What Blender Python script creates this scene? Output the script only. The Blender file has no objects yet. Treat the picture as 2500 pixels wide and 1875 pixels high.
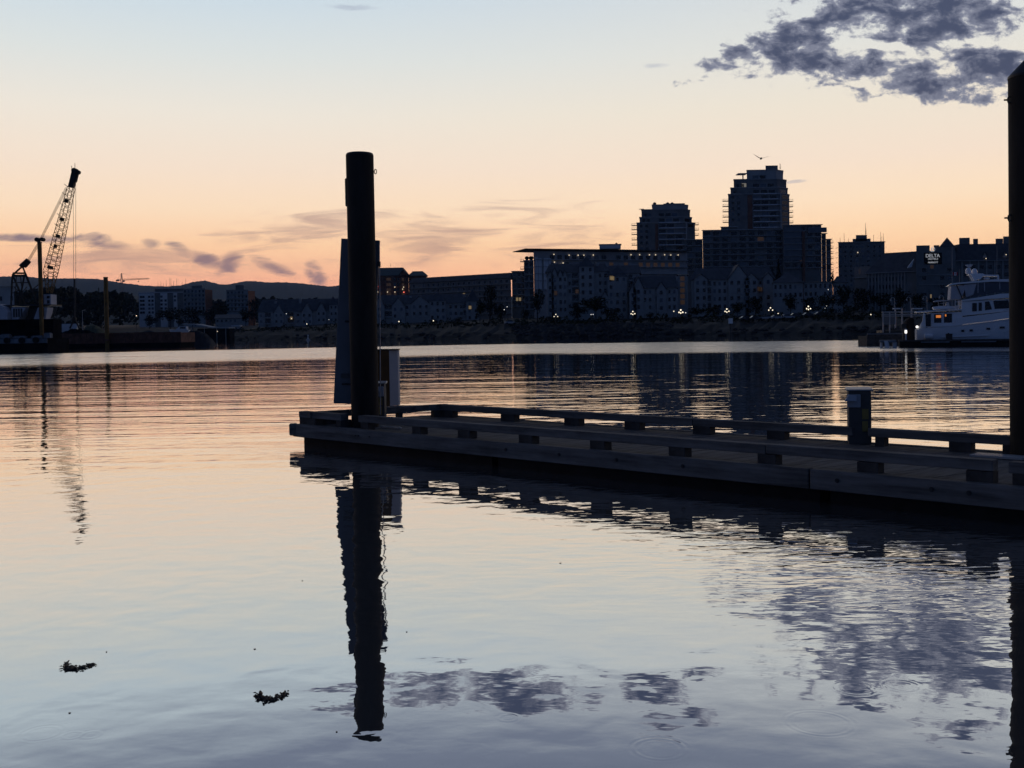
import bpy, math, random
from mathutils import Vector, Matrix
random.seed(7)
R = math.radians
scene = bpy.context.scene
COL = scene.collection

# ------------------------------------------------------------------ camera
EYE = Vector((0, 0, 2.25))
F, CX, CY = 2500.0, 1250.0, 862.0          # focal length and principal point on the 2500 x 1875 photograph
PITCH, ROLL = R(-1.2), R(0.9)
_f = Vector((0, math.cos(PITCH), math.sin(PITCH)))
_u0 = Vector((0, -math.sin(PITCH), math.cos(PITCH)))
_r0 = Vector((1, 0, 0))
_r = _r0 * math.cos(ROLL) - _u0 * math.sin(ROLL)
_u = _u0 * math.cos(ROLL) + _r0 * math.sin(ROLL)
cam_d = bpy.data.cameras.new('camera')
cam = bpy.data.objects.new('camera', cam_d)
COL.objects.link(cam)
cam.matrix_world = Matrix(((_r.x, _u.x, -_f.x, EYE.x), (_r.y, _u.y, -_f.y, EYE.y), (_r.z, _u.z, -_f.z, EYE.z), (0, 0, 0, 1)))
cam_d.sensor_width = 36
cam_d.lens = 36
cam_d.shift_y = -(937.5 - CY) / 2500
cam_d.clip_start = 0.1
cam_d.clip_end = 30000
scene.camera = cam
scene.view_settings.view_transform = 'Standard'
scene.view_settings.look = 'None'
scene.view_settings.exposure = 0
scene.view_settings.gamma = 1

def ray(px, py):
    return _r * ((px - CX) / F) + _u * (-(py - CY) / F) + _f
def at(px, py, Y):                           # the point seen at (px, py) that stands Y metres away
    v = ray(px, py)
    return EYE + v * (Y / v.y)
def onz(px, py, z):                          # the point seen at (px, py) at height z
    v = ray(px, py)
    return EYE + v * ((z - EYE.z) / v.z)
def zat(px, py, Y):
    return at(px, py, Y).z
def xat(px, Y, py=760):
    return at(px, py, Y).x

# ------------------------------------------------------------------ node maths
class S:
    """a socket one can do sums with"""
    def __init__(s, nt, v): s.nt, s.v = nt, v
    def _m(s, op, *a):
        n = s.nt.nodes.new('ShaderNodeMath'); n.operation = op
        for i, q in enumerate((s,) + a):
            q = q.v if isinstance(q, S) else q
            if isinstance(q, (int, float)): n.inputs[i].default_value = q
            else: s.nt.links.new(q, n.inputs[i])
        return S(s.nt, n.outputs[0])
    def __add__(s, o): return s._m('ADD', o)
    __radd__ = __add__
    def __sub__(s, o): return s._m('SUBTRACT', o)
    def __rsub__(s, o): return (s * -1.0) + o
    def __mul__(s, o): return s._m('MULTIPLY', o)
    __rmul__ = __mul__
    def __truediv__(s, o): return s._m('DIVIDE', o)
    def max(s, o): return s._m('MAXIMUM', o)
    def min(s, o): return s._m('MINIMUM', o)
    def sin(s): return s._m('SINE')
    def exp(s): return s._m('EXPONENT')
    def sqrt(s): return s._m('SQRT')
    def abs(s): return s._m('ABSOLUTE')
    def step(s, a, b, lo=0.0, hi=1.0):
        n = s.nt.nodes.new('ShaderNodeMapRange'); n.interpolation_type = 'SMOOTHSTEP'
        s.nt.links.new(s.v, n.inputs[0])
        for i, q in ((1, a), (2, b), (3, lo), (4, hi)): n.inputs[i].default_value = q
        return S(s.nt, n.outputs[0])

def lin(r, g, b):
    def c(v):
        v /= 255.0
        return v / 12.92 if v <= 0.04045 else ((v + 0.055) / 1.055) ** 2.4
    return (c(r), c(g), c(b), 1)
def up(k, c): return (c[0] * k, c[1] * k, c[2] * k, 1)
def ramp(nt, fac, stops):
    n = nt.nodes.new('ShaderNodeValToRGB')
    e = n.color_ramp.elements
    while len(e) < len(stops): e.new(0.5)
    for i, (p, c) in enumerate(stops):
        e[i].position = p; e[i].color = c
    nt.links.new(fac.v if isinstance(fac, S) else fac, n.inputs[0])
    return n.outputs[0]
def noise(nt, vec, scale, detail=3, rough=0.55, dist=0.0, dims='3D'):
    n = nt.nodes.new('ShaderNodeTexNoise'); n.noise_dimensions = dims
    n.inputs['Scale'].default_value = scale; n.inputs['Detail'].default_value = detail
    n.inputs['Roughness'].default_value = rough; n.inputs['Distortion'].default_value = dist
    if vec is not None: nt.links.new(vec, n.inputs['Vector'])
    return S(nt, n.outputs[0])
def mapping(nt, vec, scale=(1, 1, 1), rot=(0, 0, 0), loc=(0, 0, 0)):
    n = nt.nodes.new('ShaderNodeMapping')
    n.inputs['Scale'].default_value = scale; n.inputs['Rotation'].default_value = rot; n.inputs['Location'].default_value = loc
    nt.links.new(vec, n.inputs[0])
    return n.outputs[0]
def mixc(nt, fac, a, b, mode='MIX'):
    n = nt.nodes.new('ShaderNodeMix'); n.data_type = 'RGBA'; n.blend_type = mode
    for i, q in ((0, fac), (6, a), (7, b)):
        q = q.v if isinstance(q, S) else q
        if isinstance(q, (int, float, tuple)): n.inputs[i].default_value = q
        else: nt.links.new(q, n.inputs[i])
    return n.outputs[2]

# ------------------------------------------------------------------ sky
SUN_EL, SUN_AZ = R(1.0), R(12)                # the sun has just gone, a little right of straight ahead
w = bpy.data.worlds.new('World'); scene.world = w; w.use_nodes = True
nt = w.node_tree; nt.nodes.clear()
out = nt.nodes.new('ShaderNodeOutputWorld'); bg = nt.nodes.new('ShaderNodeBackground')
nt.links.new(bg.outputs[0], out.inputs[0])
sky = nt.nodes.new('ShaderNodeTexSky'); sky.sky_type = 'NISHITA'; sky.sun_disc = False
sky.sun_elevation = SUN_EL; sky.sun_rotation = SUN_AZ
tc = nt.nodes.new('ShaderNodeTexCoord')
D = tc.outputs['Generated']
sx = nt.nodes.new('ShaderNodeSeparateXYZ'); nt.links.new(D, sx.inputs[0])
dx, dy, dz = (S(nt, sx.outputs[i]) for i in range(3))
el = dz.max(0.0)
warm = ramp(nt, el, [(0.0, up(1.44, lin(232, 146, 118))), (0.040, up(1.44, lin(236, 161, 133))), (0.062, up(1.39, lin(245, 185, 147))), (0.085, up(1.31, lin(250, 203, 160))),
                     (0.118, up(1.22, lin(249, 219, 187))), (0.155, up(1.14, lin(246, 225, 204))), (0.205, up(1.10, lin(238, 230, 217))), (0.255, up(1.08, lin(221, 226, 224))),
                     (0.31, up(1.06, lin(203, 219, 230))), (0.38, lin(134, 146, 171)), (0.52, lin(84, 99, 130)), (1.0, lin(32, 50, 84))])
gold = ramp(nt, el, [(0.0, up(1.44, lin(238, 160, 116))), (0.040, up(1.44, lin(245, 182, 142))), (0.062, up(1.39, lin(250, 199, 153))), (0.085, up(1.31, lin(251, 210, 167))),
                     (0.118, up(1.22, lin(250, 222, 190))), (0.155, up(1.14, lin(246, 225, 204))), (0.205, up(1.10, lin(238, 228, 211))), (0.255, up(1.08, lin(226, 226, 220))),
                     (0.31, up(1.06, lin(212, 219, 223))), (0.38, lin(136, 147, 170)), (0.52, lin(86, 100, 130)), (1.0, lin(32, 50, 84))])
azf = (dx / dy.max(0.05)).step(-0.32, 0.34)
base = mixc(nt, azf, warm, gold)
# dusk: the sky behind the camera is deep blue
behind = dy.step(-0.25, 0.80)
east = ramp(nt, el, [(0.0, lin(46, 64, 98)), (0.25, lin(49, 68, 104)), (0.6, lin(40, 59, 95)), (1.0, lin(30, 46, 78))])
base = mixc(nt, behind, east, base)
# clouds, by direction
U = dx / dy.max(0.05); V = dz / dy.max(0.05)
def ell(px, py, rx, ry, ang=0.0):
    v = ray(px, py); cu, cv = v.x / v.y, v.z / v.y
    c, s = math.cos(R(ang)), math.sin(R(ang))
    a = U - cu; b = V - cv
    p = (a * (c / (rx / F))) + (b * (s / (rx / F)))
    q = (b * (c / (ry / F))) - (a * (s / (ry / F)))
    return 1.0 - (p * p + q * q)
def union(l):
    m = l[0]
    for q in l[1:]: m = m.max(q)
    return m.max(-1.2)
cv3 = nt.nodes.new('ShaderNodeCombineXYZ')
nt.links.new(U.v, cv3.inputs[0]); nt.links.new(V.v, cv3.inputs[1])
UV = cv3.outputs[0]
# heaped dark cloud, upper right (and what continues above the frame)
big = union([ell(2290, 30, 430, 95, 3), ell(2330, -65, 520, 92, 0), ell(1865, 118, 220, 50, 17), ell(1985, 150, 190, 50, 3),
             ell(2260, 185, 340, 70, -7), ell(2420, 160, 190, 80, -5), ell(2060, 35, 170, 45, 12), ell(1180, -80, 330, 58, 4), ell(1560, -95, 170, 26, 2), ell(800, -100, 120, 20, -3),
             ell(1710, -60, 70, 22), ell(1650, -170, 110, 26), ell(2330, -205, 120, 34), ell(2100, -140, 90, 20)])
n1 = noise(nt, mapping(nt, UV, (1, 1.7, 1), (0, 0, R(-9))), 34, 9, 0.64, 0.2)
n2 = noise(nt, mapping(nt, UV, (1, 2.2, 1), (0, 0, R(-14))), 13, 3, 0.5, 0.3)
gap = union([ell(2430, 112, 150, 20, -3), ell(2140, 108, 90, 14, -6)]).max(0.0)
dens = (n1 * 0.95) + (n2 * 0.52) + (big * 0.25) - (gap * 0.16)
ca = dens.step(0.775, 0.90)
core = dens.step(0.80, 1.06)
ccol = mixc(nt, core, lin(150, 154, 172), lin(64, 74, 103))
base = mixc(nt, ca * 0.97 * dy.step(0.3, 0.5), base, ccol)
# thin dusky wisps low over the hills
low = union([ell(255, 590, 95, 24, -10), ell(365, 594, 42, 15), ell(440, 610, 60, 22, -26), ell(500, 632, 70, 24, -24), ell(560, 648, 50, 30, 35), ell(672, 655, 80, 24, -22),
             ell(770, 668, 46, 32, -45), ell(60, 582, 150, 14, -3)])
n3 = noise(nt, mapping(nt, UV, (0.6, 2.0, 1), (0, 0, R(-24))), 30, 6, 0.58, 1.1)
la = ((n3 * 0.85) + (low * 0.32)).step(0.47, 0.84)
base = mixc(nt, la * 0.88, base, lin(130, 114, 132))
streak = union([ell(1080, 585, 300, 60, 13), ell(700, 560, 280, 50, 8), ell(1330, 590, 180, 60, 10), ell(330, 640, 380, 50, -4), ell(1130, 540, 300, 40, 8)])
n4 = noise(nt, mapping(nt, UV, (0.45, 3.2, 1), (0, 0, R(-14))), 22, 6, 0.58, 1.2)
sa = ((n4 * 1.0) + (streak * 0.20)).step(0.50, 0.86)
base = mixc(nt, sa * 0.62, base, lin(176, 140, 138))
high = union([ell(850, 18, 80, 10, -4), ell(1600, 160, 40, 8), ell(1940, 443, 40, 5, 4)])
ha = ((n3 * 1.0) + (high * 0.25)).step(0.58, 0.9)
base = mixc(nt, ha * 0.45, base, lin(160, 168, 190))
nish = nt.nodes.new('ShaderNodeMix'); nish.data_type = 'RGBA'; nish.blend_type = 'ADD'
nish.inputs[0].default_value = 0.001
nt.links.new(base, nish.inputs[6]); nt.links.new(sky.outputs[0], nish.inputs[7])
nt.links.new(nish.outputs[2], bg.inputs[0])
bg.inputs[1].default_value = 1.0

# ------------------------------------------------------------------ materials
MATS = {}
def mat(name, col, rough=0.8, var=0.25, scale=1.5, spec=0.3, metal=0.0, bump=0.0, stretch=(1, 1, 1), emit=None, estr=0.0, rot=0.0, stain=False):
    m = bpy.data.materials.new(name); m.use_nodes = True
    t = m.node_tree; b = t.nodes['Principled BSDF']
    b.inputs['Roughness'].default_value = rough; b.inputs['Metallic'].default_value = metal
    b.inputs['Specular IOR Level'].default_value = spec
    if emit:
        b.inputs['Emission Color'].default_value = emit; b.inputs['Emission Strength'].default_value = estr
        b.inputs['Base Color'].default_value = col
    else:
        tcn = t.nodes.new('ShaderNodeTexCoord')
        v = mapping(t, tcn.outputs['Object'], (1, 1, 1), (0, 0, rot)) if rot else tcn.outputs['Object']
        v = mapping(t, v, stretch)
        n = noise(t, v, scale, 5, 0.62)
        if stain: n = (n * 0.7) + noise(t, tcn.outputs['Object'], 1.1, 6, 0.7) * 0.3
        lo = tuple(c * (1 - var) for c in col[:3]) + (1,); hi = tuple(min(1, c * (1 + var)) for c in col[:3]) + (1,)
        t.links.new(ramp(t, n, [(0.32, lo), (0.68, hi)]), b.inputs['Base Color'])
        if bump:
            bn = t.nodes.new('ShaderNodeBump'); bn.inputs['Strength'].default_value = 1; bn.inputs['Distance'].default_value = bump
            t.links.new(n.v, bn.inputs['Height']); t.links.new(bn.outputs[0], b.inputs['Normal'])
    MATS[name] = m
    return m
def g(v, t=(1, 1, 1)): return (v * t[0], v * t[1], v * t[2], 1)
mat('white_paint', g(0.72), 0.45, 0.06, 0.7)
mat('gel_coat', g(0.80, (.98, 1, 1.04)), 0.25, 0.03, 0.4, 0.5)
mat('pale_render', g(0.62, (.97, 1, 1.05)), 0.85, 0.12, 0.2)
mat('grey_render', g(0.36, (1, 1, 1.0)), 0.85, 0.15, 0.2)
mat('siding', g(0.34, (1.02, 1, .97)), 0.85, 0.15, 0.3)
mat('dark_render', g(0.19, (1, 1, 1.0)), 0.85, 0.2, 0.3)
mat('brick', (0.19, 0.095, 0.07, 1), 0.9, 0.25, 0.6)
mat('slate', g(0.085, (1, 1, 1.1)), 0.8, 0.25, 0.5)
mat('green_roof', (0.05, 0.075, 0.075, 1), 0.6, 0.2, 0.5)
mat('metal_trim', g(0.42), 0.4, 0.1, 0.5, 0.5)
mat('dark_metal', g(0.035), 0.5, 0.3, 2, 0.4)
mat('window_glass', (0.012, 0.014, 0.018, 1), 0.12, 0.2, 0.5, 0.5)
mat('railing_glass', (0.10, 0.115, 0.14, 1), 0.2, 0.15, 0.5, 0.5)
mat('lit_glass', g(0.1), 0.5, emit=(1.0, 0.72, 0.36, 1), estr=0.16)
mat('dim_lit_glass', g(0.1), 0.5, emit=(1.0, 0.55, 0.24, 1), estr=0.02)
mat('sky_glow_glass', g(0.1), 0.5, emit=(1.0, 0.92, 0.78, 1), estr=0.14)  # emission stands in for pale sky seen through the panes
mat('amber_glass', g(0.05), 0.5, emit=(1.0, 0.30, 0.06, 1), estr=0.55)
mat('lamp_globe', g(0.8), 0.5, emit=(1.0, 0.86, 0.62, 1), estr=1.5)
mat('lamp_cool', g(0.8), 0.5, emit=(1.0, 0.95, 0.88, 1), estr=1.5)
mat('lamp_small', g(0.8), 0.5, emit=(1.0, 0.80, 0.52, 1), estr=0.8)
mat('lamp_red', g(0.5), 0.5, emit=(1.0, 0.16, 0.10, 1), estr=2.2)
mat('sign_light', g(0.8), 0.5, emit=(0.92, 0.95, 1.0, 1), estr=0.32)
mat('steel_pile', (0.034, 0.029, 0.025, 1), 0.8, 0.45, 2.2, 0.15, 0.0, 0.004, (1, 1, 0.25))
mat('pile_cap', (0.03, 0.03, 0.032, 1), 0.5, 0.2, 2)
mat('weathered_timber', (0.150, 0.144, 0.138, 1), 0.9, 0.6, 2.6, 0.15, 0.0, 0.006, (0.35, 2.2, 4.0), rot=R(43.4), stain=True)
mat('deck_board', (0.140, 0.130, 0.122, 1), 0.92, 0.35, 3.0, 0.15, 0.0, 0.003, (2.5, 0.3, 1), rot=R(43.4))
mat('dark_timber', (0.075, 0.07, 0.066, 1), 0.9, 0.4, 3.0, 0.2)
mat('black_float', (0.012, 0.011, 0.011, 1), 0.75, 0.5, 3.0, 0.25, 0.0, 0.01)
mat('grey_panel', (0.16, 0.165, 0.18, 1), 0.7, 0.12, 1.2)
mat('amber_board', (0.17, 0.085, 0.03, 1), 0.75, 0.2, 1.5)
mat('pale_panel', (0.42, 0.44, 0.48, 1), 0.6, 0.08, 1.5)
mat('pedestal_grey', (0.105, 0.10, 0.095, 1), 0.7, 0.15, 4)
mat('yellow_label', (0.30, 0.22, 0.07, 1), 0.6, 0.2, 8)
mat('crane_steel', (0.045, 0.038, 0.030, 1), 0.7, 0.4, 1.0)
mat('crane_yellow', (0.16, 0.09, 0.025, 1), 0.7, 0.3, 1.0)
mat('rust', (0.135, 0.062, 0.042, 1), 0.9, 0.4, 0.8)
mat('barge_grey', (0.16, 0.175, 0.20, 1), 0.85, 0.4, 0.7)
mat('black_hull', (0.010, 0.010, 0.012, 1), 0.98, 0.4, 0.7, 0.03)
mat('olive_canvas', (0.11, 0.115, 0.075, 1), 0.9, 0.2, 0.5)
mat('brown_canvas', (0.035, 0.024, 0.020, 1), 0.9, 0.3, 1.5)
mat('canvas', (0.46, 0.46, 0.50, 1), 0.85, 0.1, 1.2)
mat('tinted_vinyl', (0.06, 0.07, 0.10, 1), 0.15, 0.1, 1.0, 0.5)
mat('red_cloth', (0.45, 0.02, 0.02, 1), 0.8, 0.1, 3)
mat('rock', (0.040, 0.039, 0.041, 1), 0.95, 0.5, 0.35, 0.2)
mat('bark', (0.035, 0.028, 0.022, 1), 0.95, 0.3, 2)
mat('leaf_dark', (0.013, 0.018, 0.011, 1), 0.9, 0.5, 0.4, 0.15)
mat('leaf_mid', (0.022, 0.028, 0.014, 1), 0.9, 0.5, 0.4, 0.15)
mat('conifer', (0.010, 0.016, 0.011, 1), 0.9, 0.5, 0.4, 0.15)
mat('kelp', (0.012, 0.010, 0.006, 1), 0.35, 0.4, 9, 0.4)
mat('gull_feather', (0.20, 0.19, 0.18, 1), 0.8, 0.2, 3)
mat('car_dark', (0.03, 0.033, 0.04, 1), 0.3, 0.1, 1, 0.5)
mat('car_silver', (0.38, 0.39, 0.42, 1), 0.3, 0.1, 1, 0.5)
mat('tyre', (0.01, 0.01, 0.01, 1), 0.9, 0.1, 1)

# ------------------------------------------------------------------ mesh helpers
class MB:
    """collects shapes; build() links them as ONE mesh object"""
    def __init__(s): s.v, s.f, s.m = [], [], []
    def add(s, vs, fs, mi=0):
        o = len(s.v); s.v += [tuple(p) for p in vs]
        s.f += [tuple(o + i for i in f) for f in fs]; s.m += [mi] * len(fs)
        return s
    def box(s, x0, x1, y0, y1, z0, z1, mi=0):
        return s.prism([(x0, y0), (x1, y0), (x1, y1), (x0, y1)], z0, z1, mi)
    def prism(s, fp, z0, z1, mi=0, top=None):
        n = len(fp); t = top or fp
        vs = [(p[0], p[1], z0) for p in fp] + [(p[0], p[1], z1) for p in t]
        fs = [(i, (i + 1) % n, n + (i + 1) % n, n + i) for i in range(n)] + [tuple(range(n - 1, -1, -1)), tuple(range(n, 2 * n))]
        return s.add(vs, fs, mi)
    def hull(s, a, b, mi=0):                  # two matching rings of points
        n = len(a)
        return s.add(list(a) + list(b), [(i, (i + 1) % n, n + (i + 1) % n, n + i) for i in range(n)] + [tuple(range(n - 1, -1, -1)), tuple(range(n, 2 * n))], mi)
    def loft(s, rings, mi=0, cap=True):
        n = len(rings[0]); vs = [p for r_ in rings for p in r_]; fs = []
        for k in range(len(rings) - 1):
            for i in range(n):
                fs.append((k * n + i, k * n + (i + 1) % n, (k + 1) * n + (i + 1) % n, (k + 1) * n + i))
        if cap: fs += [tuple(range(n - 1, -1, -1)), tuple(range((len(rings) - 1) * n, len(rings) * n))]
        return s.add(vs, fs, mi)
    def tube(s, a, b, r0, r1=None, n=6, mi=0):
        a, b = Vector(a), Vector(b); r1 = r0 if r1 is None else r1
        d = (b - a).normalized(); q = d.orthogonal().normalized(); p = d.cross(q)
        rg = lambda c, r_: [c + (q * math.cos(6.28318 * i / n) + p * math.sin(6.28318 * i / n)) * r_ for i in range(n)]
        return s.hull(rg(a, r0), rg(b, r1), mi)
    def path(s, pts, r0, n=6, mi=0):
        for a, b in zip(pts, pts[1:]): s.tube(a, b, r0, r0, n, mi)
        return s
    def lathe(s, c, prof, n=12, mi=0):
        c = Vector(c)
        return s.loft([[c + Vector((r_ * math.cos(6.28318 * i / n), r_ * math.sin(6.28318 * i / n), z)) for i in range(n)] for r_, z in prof], mi)
    def ball(s, c, r_, n=8, mi=0, sz=1.0):
        k = max(4, n // 2)
        return s.lathe(c, [(max(1e-3, r_ * math.sin(math.pi * i / k)), -r_ * sz * math.cos(math.pi * i / k)) for i in range(k + 1)], n, mi)
    def obox(s, c, ax, ay, az, mi=0):         # box from centre and three half vectors
        c, ax, ay, az = Vector(c), Vector(ax), Vector(ay), Vector(az)
        a = [c - ax - ay - az, c + ax - ay - az, c + ax + ay - az, c - ax + ay - az]
        return s.hull(a, [p + az * 2 for p in a], mi)
    def build(s, name, mats, parent=None, label=None, smooth=False, bevel=0.0):
        vs = [Vector(p) for p in s.v]
        lo = Vector([min(p[i] for p in vs) for i in range(3)]); hi = Vector([max(p[i] for p in vs) for i in range(3)])
        o = Vector(((lo.x + hi.x) / 2, (lo.y + hi.y) / 2, lo.z))
        me = bpy.data.meshes.new(name); me.from_pydata([p - o for p in vs], [], s.f)
        mats = [mats] if isinstance(mats, str) else mats
        for k in mats: me.materials.append(MATS[k])
        me.polygons.foreach_set('material_index', s.m)
        if smooth: me.polygons.foreach_set('use_smooth', [True] * len(me.polygons))
        me.update()
        ob = bpy.data.objects.new(name, me); COL.objects.link(ob)
        ob['wo'] = tuple(o)
        if parent is not None:
            ob.parent = parent; ob.location = o - Vector(parent['wo'])
        else: ob.location = o
        if label: ob['label'] = label
        if bevel:
            bv = ob.modifiers.new('bevel', 'BEVEL'); bv.width = bevel; bv.segments = 2; bv.limit_method = 'ANGLE'
        return ob
def tag(o, label, cat, group=None, kind=None):
    o['label'] = label; o['category'] = cat
    if group: o['group'] = group
    if kind: o['kind'] = kind
    return o
def thing(name, label, cat, loc, group=None):
    o = bpy.data.objects.new(name, None); COL.objects.link(o)
    o.location = loc; o['wo'] = tuple(loc); o.empty_display_size = 0.3
    return tag(o, label, cat, group)
def struct(o):
    o['kind'] = 'structure'; return o
def copy_tree(o, parent=None, kids=None):
    c = o.copy(); COL.objects.link(c)
    if parent is not None: c.parent = parent
    for ch in o.children: copy_tree(ch, c)
    return c

# ------------------------------------------------------------------ water
def make_water():
    m = bpy.data.materials.new('harbour_water'); m.use_nodes = True
    t = m.node_tree; b = t.nodes['Principled BSDF']
    tcn = t.nodes.new('ShaderNodeTexCoord'); P = tcn.outputs['Object']
    sp = t.nodes.new('ShaderNodeSeparateXYZ'); t.links.new(P, sp.inputs[0])
    x, y = S(t, sp.outputs[0]), S(t, sp.outputs[1])
    b.inputs['Base Color'].default_value = (0.645, 0.63, 0.605, 1); b.inputs['Metallic'].default_value = 0.92
    b.inputs['IOR'].default_value = 2.4
    # where the surface is ruffled: a long cat's-paw across the far half of the basin, and chop beside the dock
    wob = noise(t, mapping(t, P, (0.02, 0.05, 1)), 1.0, 3)
    yy = y + (wob - 0.5) * 18.0 + x.abs() * 0.42
    paw = yy.step(92, 112) * yy.step(198, 180)
    n_r = noise(t, mapping(t, P, (0.25, 0.9, 1)), 1.0, 3)
    n_s = noise(t, mapping(t, P, (0.03, 0.45, 1)), 1.0, 4, 0.6)
    b_r = paw * (n_s.step(0.30, 0.46) * 0.7 + 0.3) * ((n_r * 1.0) + 0.50) * 0.24
    t.links.new(b_r.v, b.inputs['Roughness'])
    # near calm wavelets
    calm = y.step(4.5, 11.5, 0.42, 1.0)
    h = (noise(t, mapping(t, P, (0.9, 1.0, 1), (0, 0, R(6))), 2.3, 1.5, 0.45, 0.3) * NEAR_A * calm)
    h = h + noise(t, mapping(t, P, (0.35, 1.0, 1), (0, 0, R(-5))), 0.42, 1.0, 0.4, 0.4) * SWELL_A
    h = h + noise(t, mapping(t, P, (0.7, 1.0, 1), (0, 0, R(14))), 8.0, 2.0, 0.5, 0.2) * calm * 0.0008
    # longer wash further out
    far = y.step(8, 30)
    h = h + noise(t, mapping(t, P, (0.13, 1.0, 1), (0, 0, R(2.0))), 0.40, 2.0, 0.45, 0.6) * far * WASH_A
    h = h + noise(t, mapping(t, P, (0.09, 1.0, 1), (0, 0, R(-3))), 1.7, 1.0, 0.5, 0.5) * far * y.step(60, 38) * 0.014
    # fine chop near the dock face
    d1 = (((x - 3.6) * (x - 3.6) * 0.10) + ((y - 10.2) * (y - 10.2) * 0.30))
    patch = (d1 * -0.75).exp()
    line = (x * 0.684 + y * 0.73 - 11.35)
    edge = (line * line * -1.6).exp() * (y - 24.0).step(0, -4)
    mid = y.step(20, 28) * y.step(64, 46)
    chop_m = (patch * 1.0 + edge * 0.55).min(1.0)
    h = h + noise(t, mapping(t, P, (0.34, 1.0, 1)), 7.0, 2.0, 0.5, 0.4) * chop_m * CHOP_A
    h = h + noise(t, mapping(t, P, (0.35, 1.0, 1)), 3.0, 2.0, 0.5, 0.4) * mid * MID_A
    # rings from drops and rising fish
    for px, py, r0, a in ((103, 1790, 0.11, 1.0), (178, 1795, 0.05, 1.0), (222, 1794, 0.05, 1.0), (1610, 1828, 0.14, 1.8), (2000, 1765, 0.18, 1.2),
                          (2085, 1680, 0.12, 1.4), (2200, 1674, 0.10, 1.4), (1240, 1753, 0.05, 1.0)):
        c = onz(px, py, 0)
        ex, ey = x - c.x, y - c.y
        rr = (ex * ex + ey * ey).sqrt()
        k = (rr - r0) / 0.035
        h = h + ((rr * 150.0).sin() * (k * k * -1.0).exp()) * (0.00004 * a)
    bn = t.nodes.new('ShaderNodeBump'); bn.inputs['Strength'].default_value = 1.0; bn.inputs['Distance'].default_value = 1.0
    t.links.new(h.v, bn.inputs['Height']); t.links.new(bn.outputs[0], b.inputs['Normal'])
    MATS['harbour_water'] = m
HAZE = 5e-5
NEAR_A, SWELL_A, WASH_A, CHOP_A, MID_A = 0.0072, 0.005, 0.046, 0.0070, 0.006
make_water()
o = MB().add([(-6000, -60, 0), (6000, -60, 0), (6000, 3000, 0), (-6000, 3000, 0)], [(0, 1, 2, 3)]).build('water', 'harbour_water')
o.location = (0, 0, 0); o.data.transform(Matrix.Translation((0, 1470, 0)))
struct(o)

# ------------------------------------------------------------------ land and hills
def interp(tab, x):
    if x <= tab[0][0]: return tab[0][1]
    for (a, b), (c, d) in zip(tab, tab[1:]):
        if x <= c: return b + (d - b) * (x - a) / (c - a)
    return tab[-1][1]
SHORE = [(-900, 420), (0, 450), (400, 530), (520, 560), (640, 500), (850, 420), (1050, 370), (1250, 335), (1600, 310), (2000, 290), (2300, 285), (3000, 270), (4200, 250)]
OFFS = [(-4, -0.8), (0, 0.05), (3, 0.9), (8, 2.0), (15, 3.0), (24, 4.2), (34, 5.0), (48, 5.6), (60, 6.0), (120, 8), (250, 10), (600, 16), (1600, 24), (5500, 30)]
def land():
    mb = MB(); cols = [i * 14 for i in range(-64, 300)]; n = len(OFFS)
    rnd = random.Random(3)
    for i, px in enumerate(cols):
        D0 = interp(SHORE, px) + rnd.uniform(-1.2, 1.2)
        for o_, z in OFFS:
            bump = rnd.uniform(-0.55, 0.65) if 0 < o_ < 40 else 0
            Y = D0 + o_
            mb.v.append(((px - 1250) / F * Y, Y, z + bump))
    for i in range(len(cols) - 1):
        for j in range(n - 1):
            a = i * n + j
            mb.f.append((a, a + n, a + n + 1, a + 1)); mb.m.append(0)
    m = bpy.data.materials.new('bank'); m.use_nodes = True; t = m.node_tree; b = t.nodes['Principled BSDF']
    tcn = t.nodes.new('ShaderNodeTexCoord')
    ns = noise(t, tcn.outputs['Object'], 0.12, 6, 0.65)
    nb = noise(t, mapping(t, tcn.outputs['Object'], (1, 1, 2.5)), 0.6, 5, 0.7)
    grass = ramp(t, nb, [(0.3, (0.005, 0.006, 0.006, 1)), (0.7, (0.011, 0.013, 0.011, 1))])
    rock = ramp(t, nb, [(0.3, (0.010, 0.010, 0.011, 1)), (0.7, (0.030, 0.030, 0.033, 1))])
    t.links.new(mixc(t, ns.step(0.5, 0.66), grass, rock), b.inputs['Base Color']); b.inputs['Roughness'].default_value = 0.95
    MATS['bank'] = m
    return struct(mb.build('ground', 'bank'))
land()
def land_z(px, Y): return interp(OFFS, Y - interp(SHORE, px))

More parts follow.
